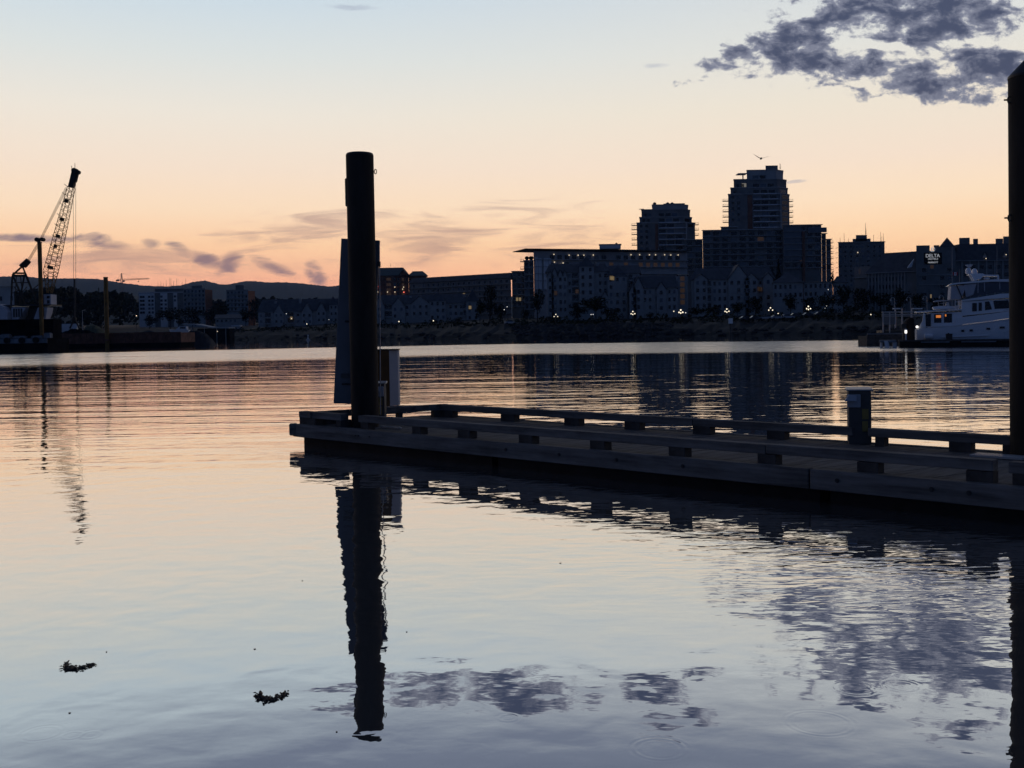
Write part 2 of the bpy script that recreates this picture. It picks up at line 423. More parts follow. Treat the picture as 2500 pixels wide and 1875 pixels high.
def hills(name, D0, D1, line, m, rough):
    rnd = random.Random(11); mb = MB(); pts = []
    x = line[0][0]
    while x <= line[-1][0]: pts.append((x, interp(line, x) + rnd.uniform(-rough, rough) * 0.8)); x += 4
    rows = 7
    for px, py in pts:
        top = at(px, py, D1)
        for k in range(rows):
            f_ = k / (rows - 1); Y = D0 + (D1 - D0) * f_
            z = 22 + (top.z - 22) * f_ ** 0.85 
            mb.v.append((top.x * Y / D1, Y, z))
        mb.v.append((top.x * 1.06, D1 * 1.06, 10))
    n = rows + 1
    for i in range(len(pts) - 1):
        for k in range(n - 1):
            a = i * n + k; mb.f.append((a, a + n, a + n + 1, a + 1)); mb.m.append(0)
    return struct(mb.build(name, m, smooth=True))
mat('forest_hill', (0.022, 0.030, 0.024, 1), 0.95, 0.4, 0.02, 0.1)
RIDGE = [(-500, 690), (-200, 682), (0, 675), (60, 675), (120, 680), (190, 679), (240, 681), (270, 686), (300, 691), (350, 697), (400, 699), (440, 697), (460, 691),
         (480, 687), (500, 685), (520, 690), (535, 694), (560, 694), (580, 690), (600, 686), (620, 686), (650, 689), (700, 689), (730, 691), (755, 694),
         (780, 697), (800, 699), (830, 697), (900, 702), (1000, 712), (1200, 722), (1500, 735), (2000, 740), (2600, 740)]
hills('hills', 3600, 6200, RIDGE, 'forest_hill', 0.9)
hills('near_hill', 2200, 3300, [(-500, 735), (0, 728), (120, 722), (190, 720), (240, 712), (300, 716), (340, 724), (420, 728), (600, 732), (800, 735), (1200, 745)], 'forest_hill', 1.2)

# ------------------------------------------------------------------ floating dock
ZD = 0.43                                     # deck height
DIR = Vector((0.727, -0.687, 0)).normalized()  # along the dock, towards the camera's right
NRM = Vector((0.687, 0.727, 0)).normalized()   # across it, away from the camera
NEAR0 = Vector((-4.43, 20.87, 0)); FAR0 = Vector((-1.515, 22.74, 0))
ENDV = (FAR0 - NEAR0)
LEN = 23.0
def nearp(s, off=0.0, z=0.0):                  # along the near edge; off = inset from it
    # inset follows the skewed end for s = 0
    return NEAR0 + DIR * s + NRM * off + Vector((0, 0, z))
WID = ENDV.dot(NRM)
def s_of(px, off, z):                          # station along the dock whose point appears at column px
    v = ray(px, 1040); k = v.x / v.y
    p = NEAR0 + NRM * off
    # (p.x + s dx) = k (p.y + s dy)   (roll is negligible here, refine twice)
    s = 0
    for _ in range(4):
        s = (k * p.y - p.x) / (DIR.x - k * DIR.y)
        q = p + DIR * s; d = (Vector((q.x, q.y, z)) - EYE)
        cyv = -(d.dot(_u) / d.dot(_f)) * F + CY
        v = ray(px, cyv); k = v.x / v.y
    return s
dock = thing('floating_dock', 'long weathered timber floating dock with low bull rails running to lower right', 'dock', (NEAR0.x, NEAR0.y, 0))
skew = ENDV.dot(DIR) / WID                     # end face slants by this much per metre of width
def quad(s0, s1, o0, o1):
    return [(p.x, p.y) for p in (nearp(s0 + skew * o0, o0), nearp(s1, o0), nearp(s1, o1), nearp(s0 + skew * o1, o1))]
def sq(s0, s1, o0, o1):
    return [(p.x, p.y) for p in (nearp(s0, o0), nearp(s1, o0), nearp(s1, o1), nearp(s0, o1))]
# deck boards: one part, laid across with gaps
mb = MB(); s = -0.02
k = 0
while s < LEN:
    jit = random.uniform(-0.002, 0.002)
    a = [nearp(s + skew * o_, o_) for o_ in (0.14, WID - 0.14)]; b_ = [nearp(s + 0.138 + skew * o_, o_) for o_ in (0.14, WID - 0.14)]
    mb.prism([(p.x, p.y) for p in (a[0], b_[0], b_[1], a[1])], ZD - 0.06 + jit, ZD - 0.012 + jit)
    s += 0.145
mb.build('deck', 'deck_board', dock)
# floats below
mb = MB()
fl = [(0.10, 5.5), (5.62, 11.4), (11.52, 17.3), (17.42, LEN)]
for a, b_ in fl:
    MB().prism(quad(a, b_, 0.10, WID - 0.10), -0.35, ZD - 0.262).build('float', 'black_float', dock)
# fascia timbers: near side in lengths, end and far side
J = s_of(1975, 0, ZD)
for a, b_ in ((0.0, J), (J + 0.02, LEN)):
    MB().prism(sq(a, b_, -0.02, 0.13), ZD - 0.256, ZD).build('fascia_timber', 'weathered_timber', dock, bevel=0.012)
MB().prism(sq(skew * WID, LEN, WID - 0.13, WID + 0.02), ZD - 0.256, ZD).build('fascia_timber', 'weathered_timber', dock, bevel=0.012)
e = ENDV.normalized(); en = Vector((-e.y, e.x, 0))
def endq(t0, t1, o0, o1): return [((NEAR0 + e * t + en * o_).x, (NEAR0 + e * t + en * o_).y) for t, o_ in ((t0, o0), (t1, o0), (t1, o1), (t0, o1))]
L_E = ENDV.length
MB().prism(endq(-0.02, L_E, 0.004, 0.15), ZD - 0.256, ZD - 0.004).build('fascia_timber', 'weathered_timber', dock, bevel=0.012)
# the stub that sticks out at the near corner
c0 = NEAR0
MB().prism([(c0.x - 0.17, c0.y + 0.16), (c0.x - 0.15, c0.y + 0.02), (c0.x - 0.005, c0.y - 0.02), (c0.x - 0.005, c0.y + 0.2)], ZD - 0.235, ZD + 0.01).build('end_stub', 'weathered_timber', dock, bevel=0.03)
# bolts in the near fascia
for px, py in ((1235, 1090), (1365, 1104), (1505, 1114), (1667, 1126), (2044, 1168), (2275, 1195), (2366, 1190), (868, 1060), (875, 1061), (902, 1061)):
    s_ = s_of(px, -0.02, ZD - 0.11); p = nearp(s_, -0.022, ZD - 0.115)
    big_ = px > 1000
    mb = MB(); r_ = 0.030 if big_ else 0.018
    mb.tube(p + NRM * 0.01, p - NRM * 0.006, r_, r_, 10); mb.tube(p - NRM * 0.006, p - NRM * 0.022, r_ * 0.5, r_ * 0.5, 6)
    mb.build('bolt', 'dark_metal', dock)
# bull rails on blocks
RB, RT = ZD + 0.128, ZD + 0.255
def rail(s0, s1, o0, o1, dz=0.0):
    return MB().prism(sq(s0, s1, o0, o1), RB + dz, RT + dz).build('bull_rail', 'weathered_timber', dock, bevel=0.01)
def block(s0, s1, o0, o1): return MB().prism(sq(s0, s1, o0, o1), ZD - 0.012, RB).build('rail_block', 'dark_timber', dock, bevel=0.006)
NO0, NO1 = 0.11, 0.30
sa_ = s_of(725, NO0, RT); sb_ = s_of(832, NO0, RT)
rail(sa_ + 0.06, sb_, NO0, NO1)
block(sa_ + 0.08, sa_ + 0.62, NO0, NO1); block(sb_ - 0.16, sb_ - 0.005, NO0, NO1 + 0.1)
s1_ = s_of(874, NO0, RT); sj = s_of(1868, NO0, RT); s2_ = s_of(2424, NO0, RT)
rail(s1_, sj, NO0, NO1); rail(sj + 0.012, s2_, NO0 - 0.008, NO1 - 0.008, 0.008)
for a, b_ in ((880, 897), (1006, 1018), (1117, 1146), (1266, 1298), (1440, 1475), (1632, 1671), (1849, 1893), (2092, 2143), (2358, 2424)):
    sA, sB = s_of(a, NO0, ZD + .04), s_of(b_, NO0, ZD + .04)
    block(sA, max(sB, sA + 0.22), NO0, NO1)
rail(s2_ + 0.16, LEN, NO0 + 0.02, NO1 + 0.02); block(s2_ + 0.2, s2_ + 0.5, NO0 + .02, NO1 + .02)
FO0, FO1 = WID - 0.38, WID - 0.20
sf0 = skew * WID + 0.12
sp1 = s_of(2076, FO0, RT)
rail(sf0, s_of(1690, FO0, RT), FO0, FO1); rail(s_of(1690, FO0, RT) + 0.012, s_of(2080, FO0, RT), FO0, FO1, -0.004); rail(s_of(2118, FO0, RT), LEN, FO0, FO1, -0.004)
for a, b_ in ((1052, 1100), (1222, 1250), (1377, 1408), (1524, 1556), (1691, 1727), (1872, 1908), (2136, 2150), (2316, 2362), (2447, 2500)):
    sA, sB = s_of(a, FO0, ZD + .04), s_of(b_, FO0, ZD + .04)
    block(sA, sB + 0.05, FO0, FO1)
# rail along the end
MB().prism(endq(0.16, L_E - 0.10, -0.36, -0.20), RB + 0.003, RT + 0.003).build('bull_rail', 'weathered_timber', dock, bevel=0.01)
for t0, t1 in ((0.2, 0.95), (L_E * 0.62, L_E * 0.62 + 0.1), (L_E - 0.46, L_E - 0.12)):
    MB().prism(endq(t0, t1, -0.36, -0.20), ZD - 0.012, RB).build('rail_block', 'dark_timber', dock, bevel=0.006)
# steel cleat plate by the pile
p = nearp(s_of(955, 0.6, ZD), 0.6, ZD)
MB().obox(p + Vector((0, 0, 0.012)), DIR * 0.30, NRM * 0.02, (0, 0, 0.012)).build('deck_plate', 'metal_trim', dock)
p = nearp(s_of(2440, WID - 0.75, ZD), WID - 0.75, ZD)
MB().obox(p + Vector((0, 0, 0.010)), DIR * 0.34, NRM * 0.16, (0, 0, 0.014)).build('deck_plate', 'metal_trim', dock)

# ------------------------------------------------------------------ piles
def pile(px_b, py_b, px_t, py_t, r_, label, cone, z0=-4.0, rings=(), collar=True):
    b_ = onz(px_b, py_b, ZD); top = at(px_t, py_t, b_.y)
    ax = (top - b_).normalized()
    root = thing('mooring_pile', label, 'pile', (b_.x, b_.y, 0))
    lo = b_ + ax * ((z0 - ZD) / ax.z)
    mb = MB()
    q = Vector((1, 0, 0)); q = (q - ax * q.dot(ax)).normalized(); p_ = ax.cross(q)
    rg = lambda c, rr: [c + (q * math.cos(6.28318 * i / 40) + p_ * math.sin(6.28318 * i / 40)) * rr for i in range(40)]
    sh = top - ax * (0.03 if not cone else 0.0)
    mb.loft([rg(lo, r_), rg(b_, r_), rg(b_ + (sh - b_) * 0.5, r_), rg(sh, r_)])
    mb.build('shaft', 'steel_pile', root, smooth=False)
    mc = MB()
    if cone: mc.loft([rg(sh, r_ * 1.02), rg(sh + ax * 0.03, r_ * 1.02), rg(sh + ax * cone, 0.02)])
    else: mc.loft([rg(sh, r_ * 0.998), rg(sh + ax * 0.02, r_ * 0.985), rg(sh + ax * 0.04, r_ * 0.93)])
    mc.build('cap', 'pile_cap', root)
    for px, py in rings:
        c = at(px, py, b_.y)
        mr = MB(); cc = c + q * 0.005
        seg = [cc + q * 0.022 * math.cos(6.28318 * i / 12) + ax * 0.046 * math.sin(6.28318 * i / 12) for i in range(13)]
        mr.path(seg, 0.009, 6); mr.tube(cc - q * 0.02, cc - q * 0.07, 0.012)
        mr.build('lifting_eye', 'dark_metal', root)
    return root, b_, top, ax, q, p_
root, PB, PT, AX, Q, P_ = pile(892, 1040, 878, 376, 0.271, 'tall dark steel mooring pile with flat top at the dock end', 0, rings=((916, 419),))
# bracket strip and thin pale rod on that pile
c = at(845, 470, PB.y)
MB().obox(c + Q * 0.012, Q * 0.028, P_ * 0.05, AX * 0.275).build('bracket_plate', 'dark_metal', root, bevel=0.02)
a_, b_ = at(926, 592, PB.y + 0.12), at(929, 1012, PB.y + 0.12)
MB().tube(a_, b_, 0.011, 0.011, 8).build('pale_rod', 'metal_trim', root)
MB().obox(at(925, 645, PB.y + 0.1), Q * 0.03, P_ * 0.05, AX * 0.05).build('rod_clip', 'dark_metal', root)
root2, PB2, PT2, *_ = pile(2519, 1112, 2514, 190, 0.271, 'nearest steel mooring pile with pointed cone cap at right edge', 0.30, rings=((2463, 244), (2464, 532)))

# pile hoop around the end pile (part of the dock)
mb = MB()
for i in range(16):
    a0, a1 = 6.28318 * i / 16, 6.28318 * (i + 1) / 16
    cc = Vector((PB.x, PB.y, ZD - 0.03))
    mb.tube(cc + Vector((math.cos(a0), math.sin(a0), 0)) * 0.37, cc + Vector((math.cos(a1), math.sin(a1), 0)) * 0.37, 0.03, 0.03, 6)
mb.build('pile_hoop', 'dark_metal', dock)

# tall board bolted behind the end pile, leaning a little to the right at its top
YB = PB.y + 0.36
c1, c2, c3, c4 = at(833, 582, YB), at(927, 587, YB), at(908, 987, YB), at(814, 985, YB)
board = thing('tall_board', 'tall narrow grey board leaning behind the flat topped pile', 'board', (c4.x, YB, ZD))
off = Vector((0, 0.07, 0))
MB().hull([c4, c3, c2, c1], [c4 + off, c3 + off, c2 + off, c1 + off]).build('panel', 'grey_panel', board, bevel=0.006)
mb = MB()
for t in (0.12, 0.5, 0.88):
    a_ = c4.lerp(c1, t); b_ = c3.lerp(c2, t)
    MB().tube(a_.lerp(b_, 0.2) - Vector((0, 0.004, 0)), a_.lerp(b_, 0.8) - Vector((0, 0.03, 0)), 0.02).build('bracket', 'dark_metal', board)

p0, p1 = at(832, 912, YB - 0.012), at(852, 922, YB - 0.012)
MB().box(p0.x, p1.x, YB - 0.03, YB - 0.003, p1.z, p0.z).build('notice_plate', 'pedestal_grey', board)

# timber cabinet with a pale side, standing on the end rail
YC = 22.05
a_, b_, d_ = at(921, 856, YC), at(950, 857, YC - 0.02), at(971, 857, YC + 0.16)
cab = thing('cabinet', 'amber timber cabinet with pale side panel right of the end pile', 'cabinet', (a_.x, a_.y, RT))
zt = a_.z
MB().prism([(a_.x, a_.y), (b_.x, b_.y), (b_.x + 0.03, b_.y + 0.3), (a_.x, a_.y + 0.3)], RT + 0.006, zt).build('body', 'amber_board', cab)
MB().prism([(b_.x, b_.y - 0.012), (d_.x, d_.y), (d_.x + 0.02, d_.y + 0.14), (b_.x + 0.034, b_.y + 0.3)], RT + 0.006, zt).build('side_panel', 'pale_panel', cab)
MB().box(a_.x - 0.01, d_.x + 0.03, a_.y - 0.03, a_.y + 0.31, zt + 0.002, zt + 0.03).build('lid', 'dark_metal', cab)

# shore power pedestals
def pedestal(base, yaw, label, height, hood_side):
    root = thing('power_pedestal', label, 'pedestal', base, 'shore power pedestals')
    w_ = 0.168
    z0, z1 = ZD - 0.012, ZD + height
    bx, by = base.x, base.y
    MB().box(bx - w_, bx + w_, by - w_, by + w_, z0, z1 - 0.03).build('post', 'pedestal_grey', root, bevel=0.012)
    MB().hull([(bx - .2, by - .19, z1 - .028), (bx + .2, by - .19, z1 - .028), (bx + .2, by + .19, z1 - .012), (bx - .2, by + .19, z1 - .012)],
              [(bx - .2, by - .19, z1 - .008), (bx + .2, by - .19, z1 - .008), (bx + .18, by + .19, z1 + .012), (bx - .18, by + .19, z1 + .012)]).build('cap', 'metal_trim', root)
    # receptacle with weather hood, on the left of the face
    hx = bx - 0.075 if hood_side < 0 else bx + 0.075
    yf = by - w_
    rc = MB().box(hx - 0.115, hx + 0.085, yf - 0.03, yf - 0.002, z1 - 0.29, z1 - 0.085).build('receptacle', 'pale_panel', root, bevel=0.015)
    MB().hull([(hx - 0.16, yf - 0.14, z1 - 0.185), (hx + 0.02, yf - 0.14, z1 - 0.185), (hx + 0.02, yf - 0.031, z1 - 0.185), (hx - 0.16, yf - 0.031, z1 - 0.185)],
              [(hx - 0.10, yf - 0.09, z1 - 0.095), (hx + 0.02, yf - 0.09, z1 - 0.095), (hx + 0.02, yf - 0.031, z1 - 0.095), (hx - 0.10, yf - 0.031, z1 - 0.095)]).build('hood', 'pale_panel', rc, bevel=0.012)
    MB().box(bx + 0.03, bx + 0.125, yf - 0.012, yf - 0.002, z1 - 0.47, z1 - 0.31).build('label_plate', 'yellow_label', root)
    MB().box(bx + 0.03, bx + 0.115, yf - 0.012, yf - 0.002, z1 - 0.66, z1 - 0.50).build('label_plate', 'yellow_label', root)
    if yaw:
        root.rotation_euler.z = yaw
    return root
q_ = onz(2107, 1083, ZD); pedestal(q_ + Vector((0, 0.17, 0)), R(-14), 'grey dock pedestal with cap and pale hood on the far rail near the right', 0.85, -1)
q_ = at(922, 1020, 21.2); pedestal(Vector((q_.x, 21.2, ZD)), R(0), 'dock pedestal with white hood half hidden behind the flat topped pile', 0.82, 1)

# ------------------------------------------------------------------ floating seaweed
def weed(px, py, wpx, seed, label):
    rnd = random.Random(seed); c = onz(px, py, 0)
    wm = wpx / F * c.y * 0.88; mb = MB()
    for i in range(170):
        u = rnd.uniform(-1, 1)
        base = Vector((c.x + u * wm * 0.5, c.y + (u * u * 0.10 - 0.05 + rnd.gauss(0, 0.022)) * 1.0, rnd.uniform(-0.002, 0.004)))
        a = rnd.uniform(0, 6.28); l = rnd.uniform(0.016, 0.038)
        d = Vector((math.cos(a), math.sin(a), rnd.uniform(-0.1, 0.25))).normalized()
        s_ = d.cross(Vector((0, 0, 1))).normalized() * rnd.uniform(0.005, 0.011)
        tip = base + d * l; mid = base.lerp(tip, 0.55) + Vector((0, 0, 0.004))
        th = Vector((0, 0, 0.003))
        mb.add([base, mid - s_, tip, mid + s_, mid + th * 2, mid - th], [(0, 1, 4), (1, 2, 4), (2, 3, 4), (3, 0, 4), (1, 0, 5), (2, 1, 5), (3, 2, 5), (0, 3, 5)])
    return tag(mb.build('seaweed', 'kelp'), label, 'seaweed', 'clumps of seaweed drifting in the foreground')
weed(188, 1627, 84, 1, 'dark clump of bladder seaweed floating at far left of the water')
weed(660, 1701, 82, 2, 'dark seaweed clump floating left of the pile reflection')

def speck(px, py, s_, label):
    c = onz(px, py, 0); k = s_ / F * c.y / 3.2
    m_ = MB().add([c + Vector((-k, 0, .004)), c + Vector((-k * .2, -k * .5, .005)), c + Vector((k, .1 * k, .005)), c + Vector((0, k * .5, .004)), c + Vector((0, 0, -.004))],
                  [(0, 1, 3), (1, 2, 3), (0, 4, 1), (1, 4, 2), (2, 4, 3), (3, 4, 0)])
    return tag(m_.build('floating_leaf', 'kelp'), label, 'leaf', 'bits floating on the near water')
for px, py, s_, lab in ((260, 1592, 7, 'tiny dark leaf floating above the far left seaweed clump'), (822, 1787, 9, 'tiny leaf floating just left of the pile reflection foot'), (738, 1418, 6, 'tiny dark bit floating left of the pile reflection, halfway up'),
                        (993, 1543, 7, 'tiny dark bit floating right of the pile reflection'), (170, 1741, 12, 'small dark leaf floating below the far left seaweed clump'), (622, 1585, 12, 'small dark leaf floating above the right seaweed clump'),
                        (1368, 1375, 10, 'tiny leaf floating in mid water below the dock reflection')):
    speck(px, py, s_, lab)

# ------------------------------------------------------------------ buildings
WMESH = {}; WR = random.Random(12)
def win_mesh(w_, h, glass, frame, name='window'):
    k = (round(w_, 2), round(h, 2), glass, frame, name)
    if k in WMESH: return WMESH[k]
    mb = MB(); t = min(0.09, w_ * .12)
    mb.box(-w_ / 2, w_ / 2, -0.05, 0.02, 0, h, 0) if False else None
    mb.box(-w_ / 2, -w_ / 2 + t, -0.07, 0.02, 0, h, 1); mb.box(w_ / 2 - t, w_ / 2, -0.07, 0.02, 0, h, 1)
    mb.box(-w_ / 2 + t, w_ / 2 - t, -0.07, 0.02, 0, t, 1); mb.box(-w_ / 2 + t, w_ / 2 - t, -0.07, 0.02, h - t, h, 1)
    mb.box(-w_ / 2 + t, w_ / 2 - t, -0.03, 0.018, t, h - t, 0)
    me = bpy.data.meshes.new(name); me.from_pydata([Vector(p) for p in mb.v], [], mb.f)
    me.materials.append(MATS[glass]); me.materials.append(MATS[frame]); me.polygons.foreach_set('material_index', mb.m); me.update()
    WMESH[k] = me
    return me
def put(me, name, root, p, yaw=0.0):
    o = bpy.data.objects.new(name, me); COL.objects.link(o); o.parent = root
    o.location = Vector(p) - Vector(root['wo']); o.rotation_euler.z = yaw
    return o
class Fac:
    """one upright face of a building between two plan points, seen from outside"""
    def __init__(s, a, b):
        s.a, s.b = Vector((a[0], a[1], 0)), Vector((b[0], b[1], 0))
        s.d = s.b - s.a; s.L = s.d.length; s.d.normalize()
        s.n = Vector((s.d.y, -s.d.x, 0)); s.yaw = math.atan2(s.d.y, s.d.x)
        m_ = (s.a + s.b) / 2; m_.normalize(); k_ = -m_.dot(s.n); s.back = m_ / k_ if k_ > .5 else -s.n
    def p(s, u, z, o=0.0):
        q = s.a + s.d * u + s.n * o; q.z = z; return q
    def ring(s, u0, u1, depth, o=0.0):
        # deep blocks are sheared back along the line of sight from the eye
        k = s.back * depth if depth > 3 else s.n * -depth
        a_, b_ = s.p(u0, 0, o), s.p(u1, 0, o)
        return [(q.x, q.y) for q in (a_, b_, b_ + k, a_ + k)]
def window(root, fc, u, z, w_, h, lit=None, frame='metal_trim', o=0.0):
    if not lit:
        k = WR.random()
        if k < .07: return None
    me = win_mesh(w_, h, lit or ('railing_glass' if k < .28 else 'window_glass'), frame)
    ob = put(me, 'window', root, fc.p(u, z, o + 0.01), fc.yaw)
    if lit: ob['label'] = 'window lit or coloured bright as by sky'  # also tags panes without a lamp whose glass imitates bright sky
    return ob
def win_grid(root, fc, u0, u1, z0, z1, cols, rows, w_, h, frame='siding', lit=(), skip=(), lm='lit_glass', o=0.0):
    for r_ in range(rows):
        for c in range(cols):
            if (c, r_) in skip: continue
            u = u0 + (u1 - u0) * (c + 0.5) / cols; z = z0 + (z1 - z0) * (r_ + 0.5) / rows - h / 2
            window(root, fc, u, z, w_, h, lm if (c, r_) in lit else None, frame, o)
def slab(root, fc, u0, u1, z, depth=1.4, th=0.22, o=None, m='metal_trim', name='floor_slab'):
    return MB().prism(fc.ring(u0, u1, depth, depth if o is None else o), z, z + th).build(name, m, root)
def balcony(root, fc, u0, u1, z, out_=1.5, rail=True, m='grey_render', glassy=True):
    b_ = MB().prism(fc.ring(u0, u1, out_ + 0.02, out_), z, z + 0.2).build('balcony', m, root)
    if rail:
        mb = MB()
        for (a, b2) in ((fc.p(u0 + .05, z + .2, .0), fc.p(u0 + .05, z + .2, out_ - .05)), (fc.p(u0 + .05, z + .2, out_ - .05), fc.p(u1 - .05, z + .2, out_ - .05)), (fc.p(u1 - .05, z + .2, out_ - .05), fc.p(u1 - .05, z + .2, 0))):
            up = Vector((0, 0, 0.95))
            mb.tube(a + up, b2 + up, 0.05, 0.05, 4)
            n = max(1, int((b2 - a).length / 1.2))
            for i in range(n + 1): q = a.lerp(b2, i / n); mb.tube(q, q + up, 0.035, 0.035, 4)
        mb.build('railing', 'metal_trim', b_)
    return b_
def root_at(name, label, cat, px, D, group=None):
    p = at(px, 780, D); z = max(0.0, land_z(px, D))
    return thing(name, label, cat, (p.x, D, z - 0.4), group), z - 0.4
FPY = 690                                      # the picture row at which the columns of a face were read
def fac(px0, px1, D0, D1=None):
    D1 = D1 or D0
    return Fac((xat(px0, D0, FPY), D0), (xat(px1, D1, FPY), D1))
def umap(fc, px):                              # distance along the face for a photo column
    v = ray(px, FPY); k = v.x / v.y
    return (k * fc.a.y - fc.a.x) / (fc.d.x - k * fc.d.y)
def hip(mb, fp, z, h, inset, mi=0):
    """hipped roof over a 4-point footprint"""
    a, b, c, d = [Vector((p[0], p[1], z)) for p in fp]
    m1, m2 = (a + d) / 2, (b + c) / 2; L = m2 - m1
    r1 = m1 + L * inset; r2 = m2 - L * inset; r1.z = r2.z = z + h
    mb.add([a, b, c, d, r1, r2], [(0, 1, 5, 4), (1, 2, 5), (2, 3, 4, 5), (3, 0, 4), (3, 2, 1, 0)], mi)
def gable_roof(root, fc, u0, u1, z, h, depth, o=0.4, over=0.35, roof='slate', face='siding', name='gable'):
    """a front-facing gable: pale triangular face with a roof behind"""
    um = (u0 + u1) / 2
    A, B, T = fc.p(u0, z, o), fc.p(u1, z, o), fc.p(um, z + h, o)
    dn = fc.n * (-depth)
    g_ = MB().hull([A, B, T], [A + dn, B + dn, T + dn]).build(name, face, root)
    A2, B2, T2 = fc.p(u0 - over, z - .1, o + over), fc.p(u1 + over, z - .1, o + over), fc.p(um, z + h + .12, o + over)
    up = Vector((0, 0, .22)); dn = fc.n * (-(depth + over))
    mb = MB()
    mb.hull([A2, T2, T2 + up, A2 + up], [A2 + dn, T2 + dn, T2 + up + dn, A2 + up + dn]); mb.hull([T2, B2, B2 + up, T2 + up], [T2 + dn, B2 + dn, B2 + up + dn, T2 + up + dn])
    mb.build('roof', roof, g_)
    return g_
def pyramid(root, fc, u0, u1, z, h, o=0.5, depth=None, roof='slate', name='turret_roof'):
    depth = depth or (u1 - u0)
    fp = fc.ring(u0 - .3, u1 + .3, depth + .6, o + .3); c = (sum(p[0] for p in fp) / 4, sum(p[1] for p in fp) / 4, z + h)
    vs = [(p[0], p[1], z) for p in fp] + [tuple(c)]
    return MB().add(vs, [(0, 1, 4), (1, 2, 4), (2, 3, 4), (3, 0, 4), (3, 2, 1, 0)]).build(name, roof, root)
def bay(root, fc, px0, px1, z0, z1, o, m='siding', name='bay'):
    u0, u1 = umap(fc, px0), umap(fc, px1)
    MB().prism(fc.ring(u0, u1, o + .5, o), z0, z1).build(name, m, root)
    return u0, u1
def mast(root, p, h, r_=0.09, name='antenna'):
    p = Vector(p); return MB().tube(p, p + Vector((0, 0, h)), r_, r_ * .6, 5).build(name, 'dark_metal', root)

# --- tall tower -------------------------------------------------------------
def tower(name, label, D, levels, balc_l, balc_r, strip, corner_px, pent, anchor):
    """levels: (px0, px1, py_top, py_bottom) boxes from the ground up"""
    px0, px1, pt, pb = levels[0]
    root, zg = root_at(name, label, 'tower', (px0 + px1) / 2, D)
    for i, (a, b, t_, bt) in enumerate(levels):
        zt = zat((a + b) / 2, t_, D); zb = zat((a + b) / 2, bt, D)
        if i == 0: zb = zg
        f = fac(a, b, D + i * 0.9, D + i * 0.9)
        cut = min(5.0, f.L * .2)
        bk = f.back * f.L * .8
        fp = [f.p(0, 0, 0), f.p(f.L - cut, 0, 0), f.p(f.L, 0, 0) + f.back * cut, f.p(f.L, 0, 0) + bk, f.p(0, 0, 0) + bk]
        MB().prism([(p.x, p.y) for p in fp], zb, zt).build('wall', 'dark_render' if i < len(levels) - 1 else 'grey_render', root)
        MB().prism([(p.x, p.y) for p in (f.p(-.25, 0, .25), f.p(f.L - cut + .1, 0, .25), f.p(f.L + .25, 0, 0) + f.back * cut, f.p(f.L + .25, 0, 0) + bk, f.p(-.25, 0, 0) + bk)], zt + .002, zt + 0.4).build('parapet', 'grey_render', root)
        rows = max(1, int((zt - max(zb, zat(a, 625, D))) / 2.95))
        if i == 0:
            fz0 = zt - rows * 2.95
        else: fz0 = zb
        Lw = f.L - cut; side = Fac((fp[1].x, fp[1].y), (fp[2].x, fp[2].y))
        us, ue = umap(f, strip[0]), umap(f, strip[1])
        for r_ in range(rows):
            z = fz0 + r_ * 2.95
            if z + 2.6 > zt: break
            if i < 2: slab(root, f, max(ue, 0) + .3, Lw - 1.4, z - .1, 1.3 if r_ % 3 else 1.7, .5, None, 'pale_render')
            for u in [Lw * k for k in (.06, .17)] if i < 3 else []:
                if u < us - 1: window(root, f, u + .8, z + .7, 1.5, 1.6, None, 'dark_render')
            for k in range(3):
                u = ue + (Lw - ue - 1.5) * (k + .5) / 3
                if ue < u < Lw - 1: window(root, f, u, z + .35, (Lw - ue) / 3 * .78, 2.1, 'dim_lit_glass' if (i == 0 and r_ == 1 and k == 0 and anchor) else None, 'grey_render')
            if i < 2:
                window(root, side, side.L * .5, z + .5, side.L * .6, 2.0, None, 'metal_trim')
                balcony(root, Fac((fp[1].x - 1.8, fp[1].y), (fp[1].x, fp[1].y)), 0, 2.2, z, 1.3, False, 'pale_render')
        if i == 0:
            MB().prism(f.ring(us, ue, .5, .06), zb, zt - .5).build('brick_pier', 'brick', root)
            MB().prism(f.ring(Lw + .02, Lw + .5, .5, .35), zb, zt).build('corner_column', 'metal_trim', root)
    f0 = fac(px0, px1, D)
    for py in balc_l:
        z = zat(px0, py, D); q = f0.p(0, 0, 0) + f0.back * 1 + Vector((1.5, 0, 0))
        balcony(root, Fac((q.x, q.y + 3.2), (q.x, q.y)), 0, 3.0, z, 4.0)
    for py in balc_r:
        z = zat(px1, py, D); q = f0.p(f0.L, 0, 0) + f0.back * (f0.L * .2 + 2) - Vector((1.2, 0, 0))
        balcony(root, Fac((q.x, q.y), (q.x, q.y + 3.2)), 0, 3.0, z, 3.4)
    for a, b, t_, bt in pent:
        f = fac(a, b, D + 5); zt = zat((a + b) / 2, t_, D + 5); zb = zat((a + b) / 2, bt, D + 5)
        MB().prism(f.ring(0, f.L, f.L * .6, 0), zb, zt).build('plant_room', 'dark_render', root)
    return root, f0
D2 = 540; FPY = 510
tw2, f = tower('apartment_tower', 'tallest stepped apartment tower above the far shore', D2,
   [(1778, 1928, 474, 700), (1784, 1924, 458, 474), (1792, 1921, 437, 458), (1824, 1913, 414, 437)],
   (490, 503, 516, 529, 542), (487, 500, 514, 526, 540), (1825, 1837), 1895, [(1870, 1900, 404, 414)], True)
zc = zat(1815, 424, D2 + 1)
MB().box(xat(1803, D2, 430), xat(1826, D2, 430), D2 + 1, D2 + 7, zc, zc + .35).build('canopy', 'metal_trim', tw2)
MB().box(xat(1816, D2, 430), xat(1818.5, D2, 430), D2 + 3, D2 + 3.6, zat(1818, 437, D2), zc - .002).build('canopy_column', 'grey_render', tw2)
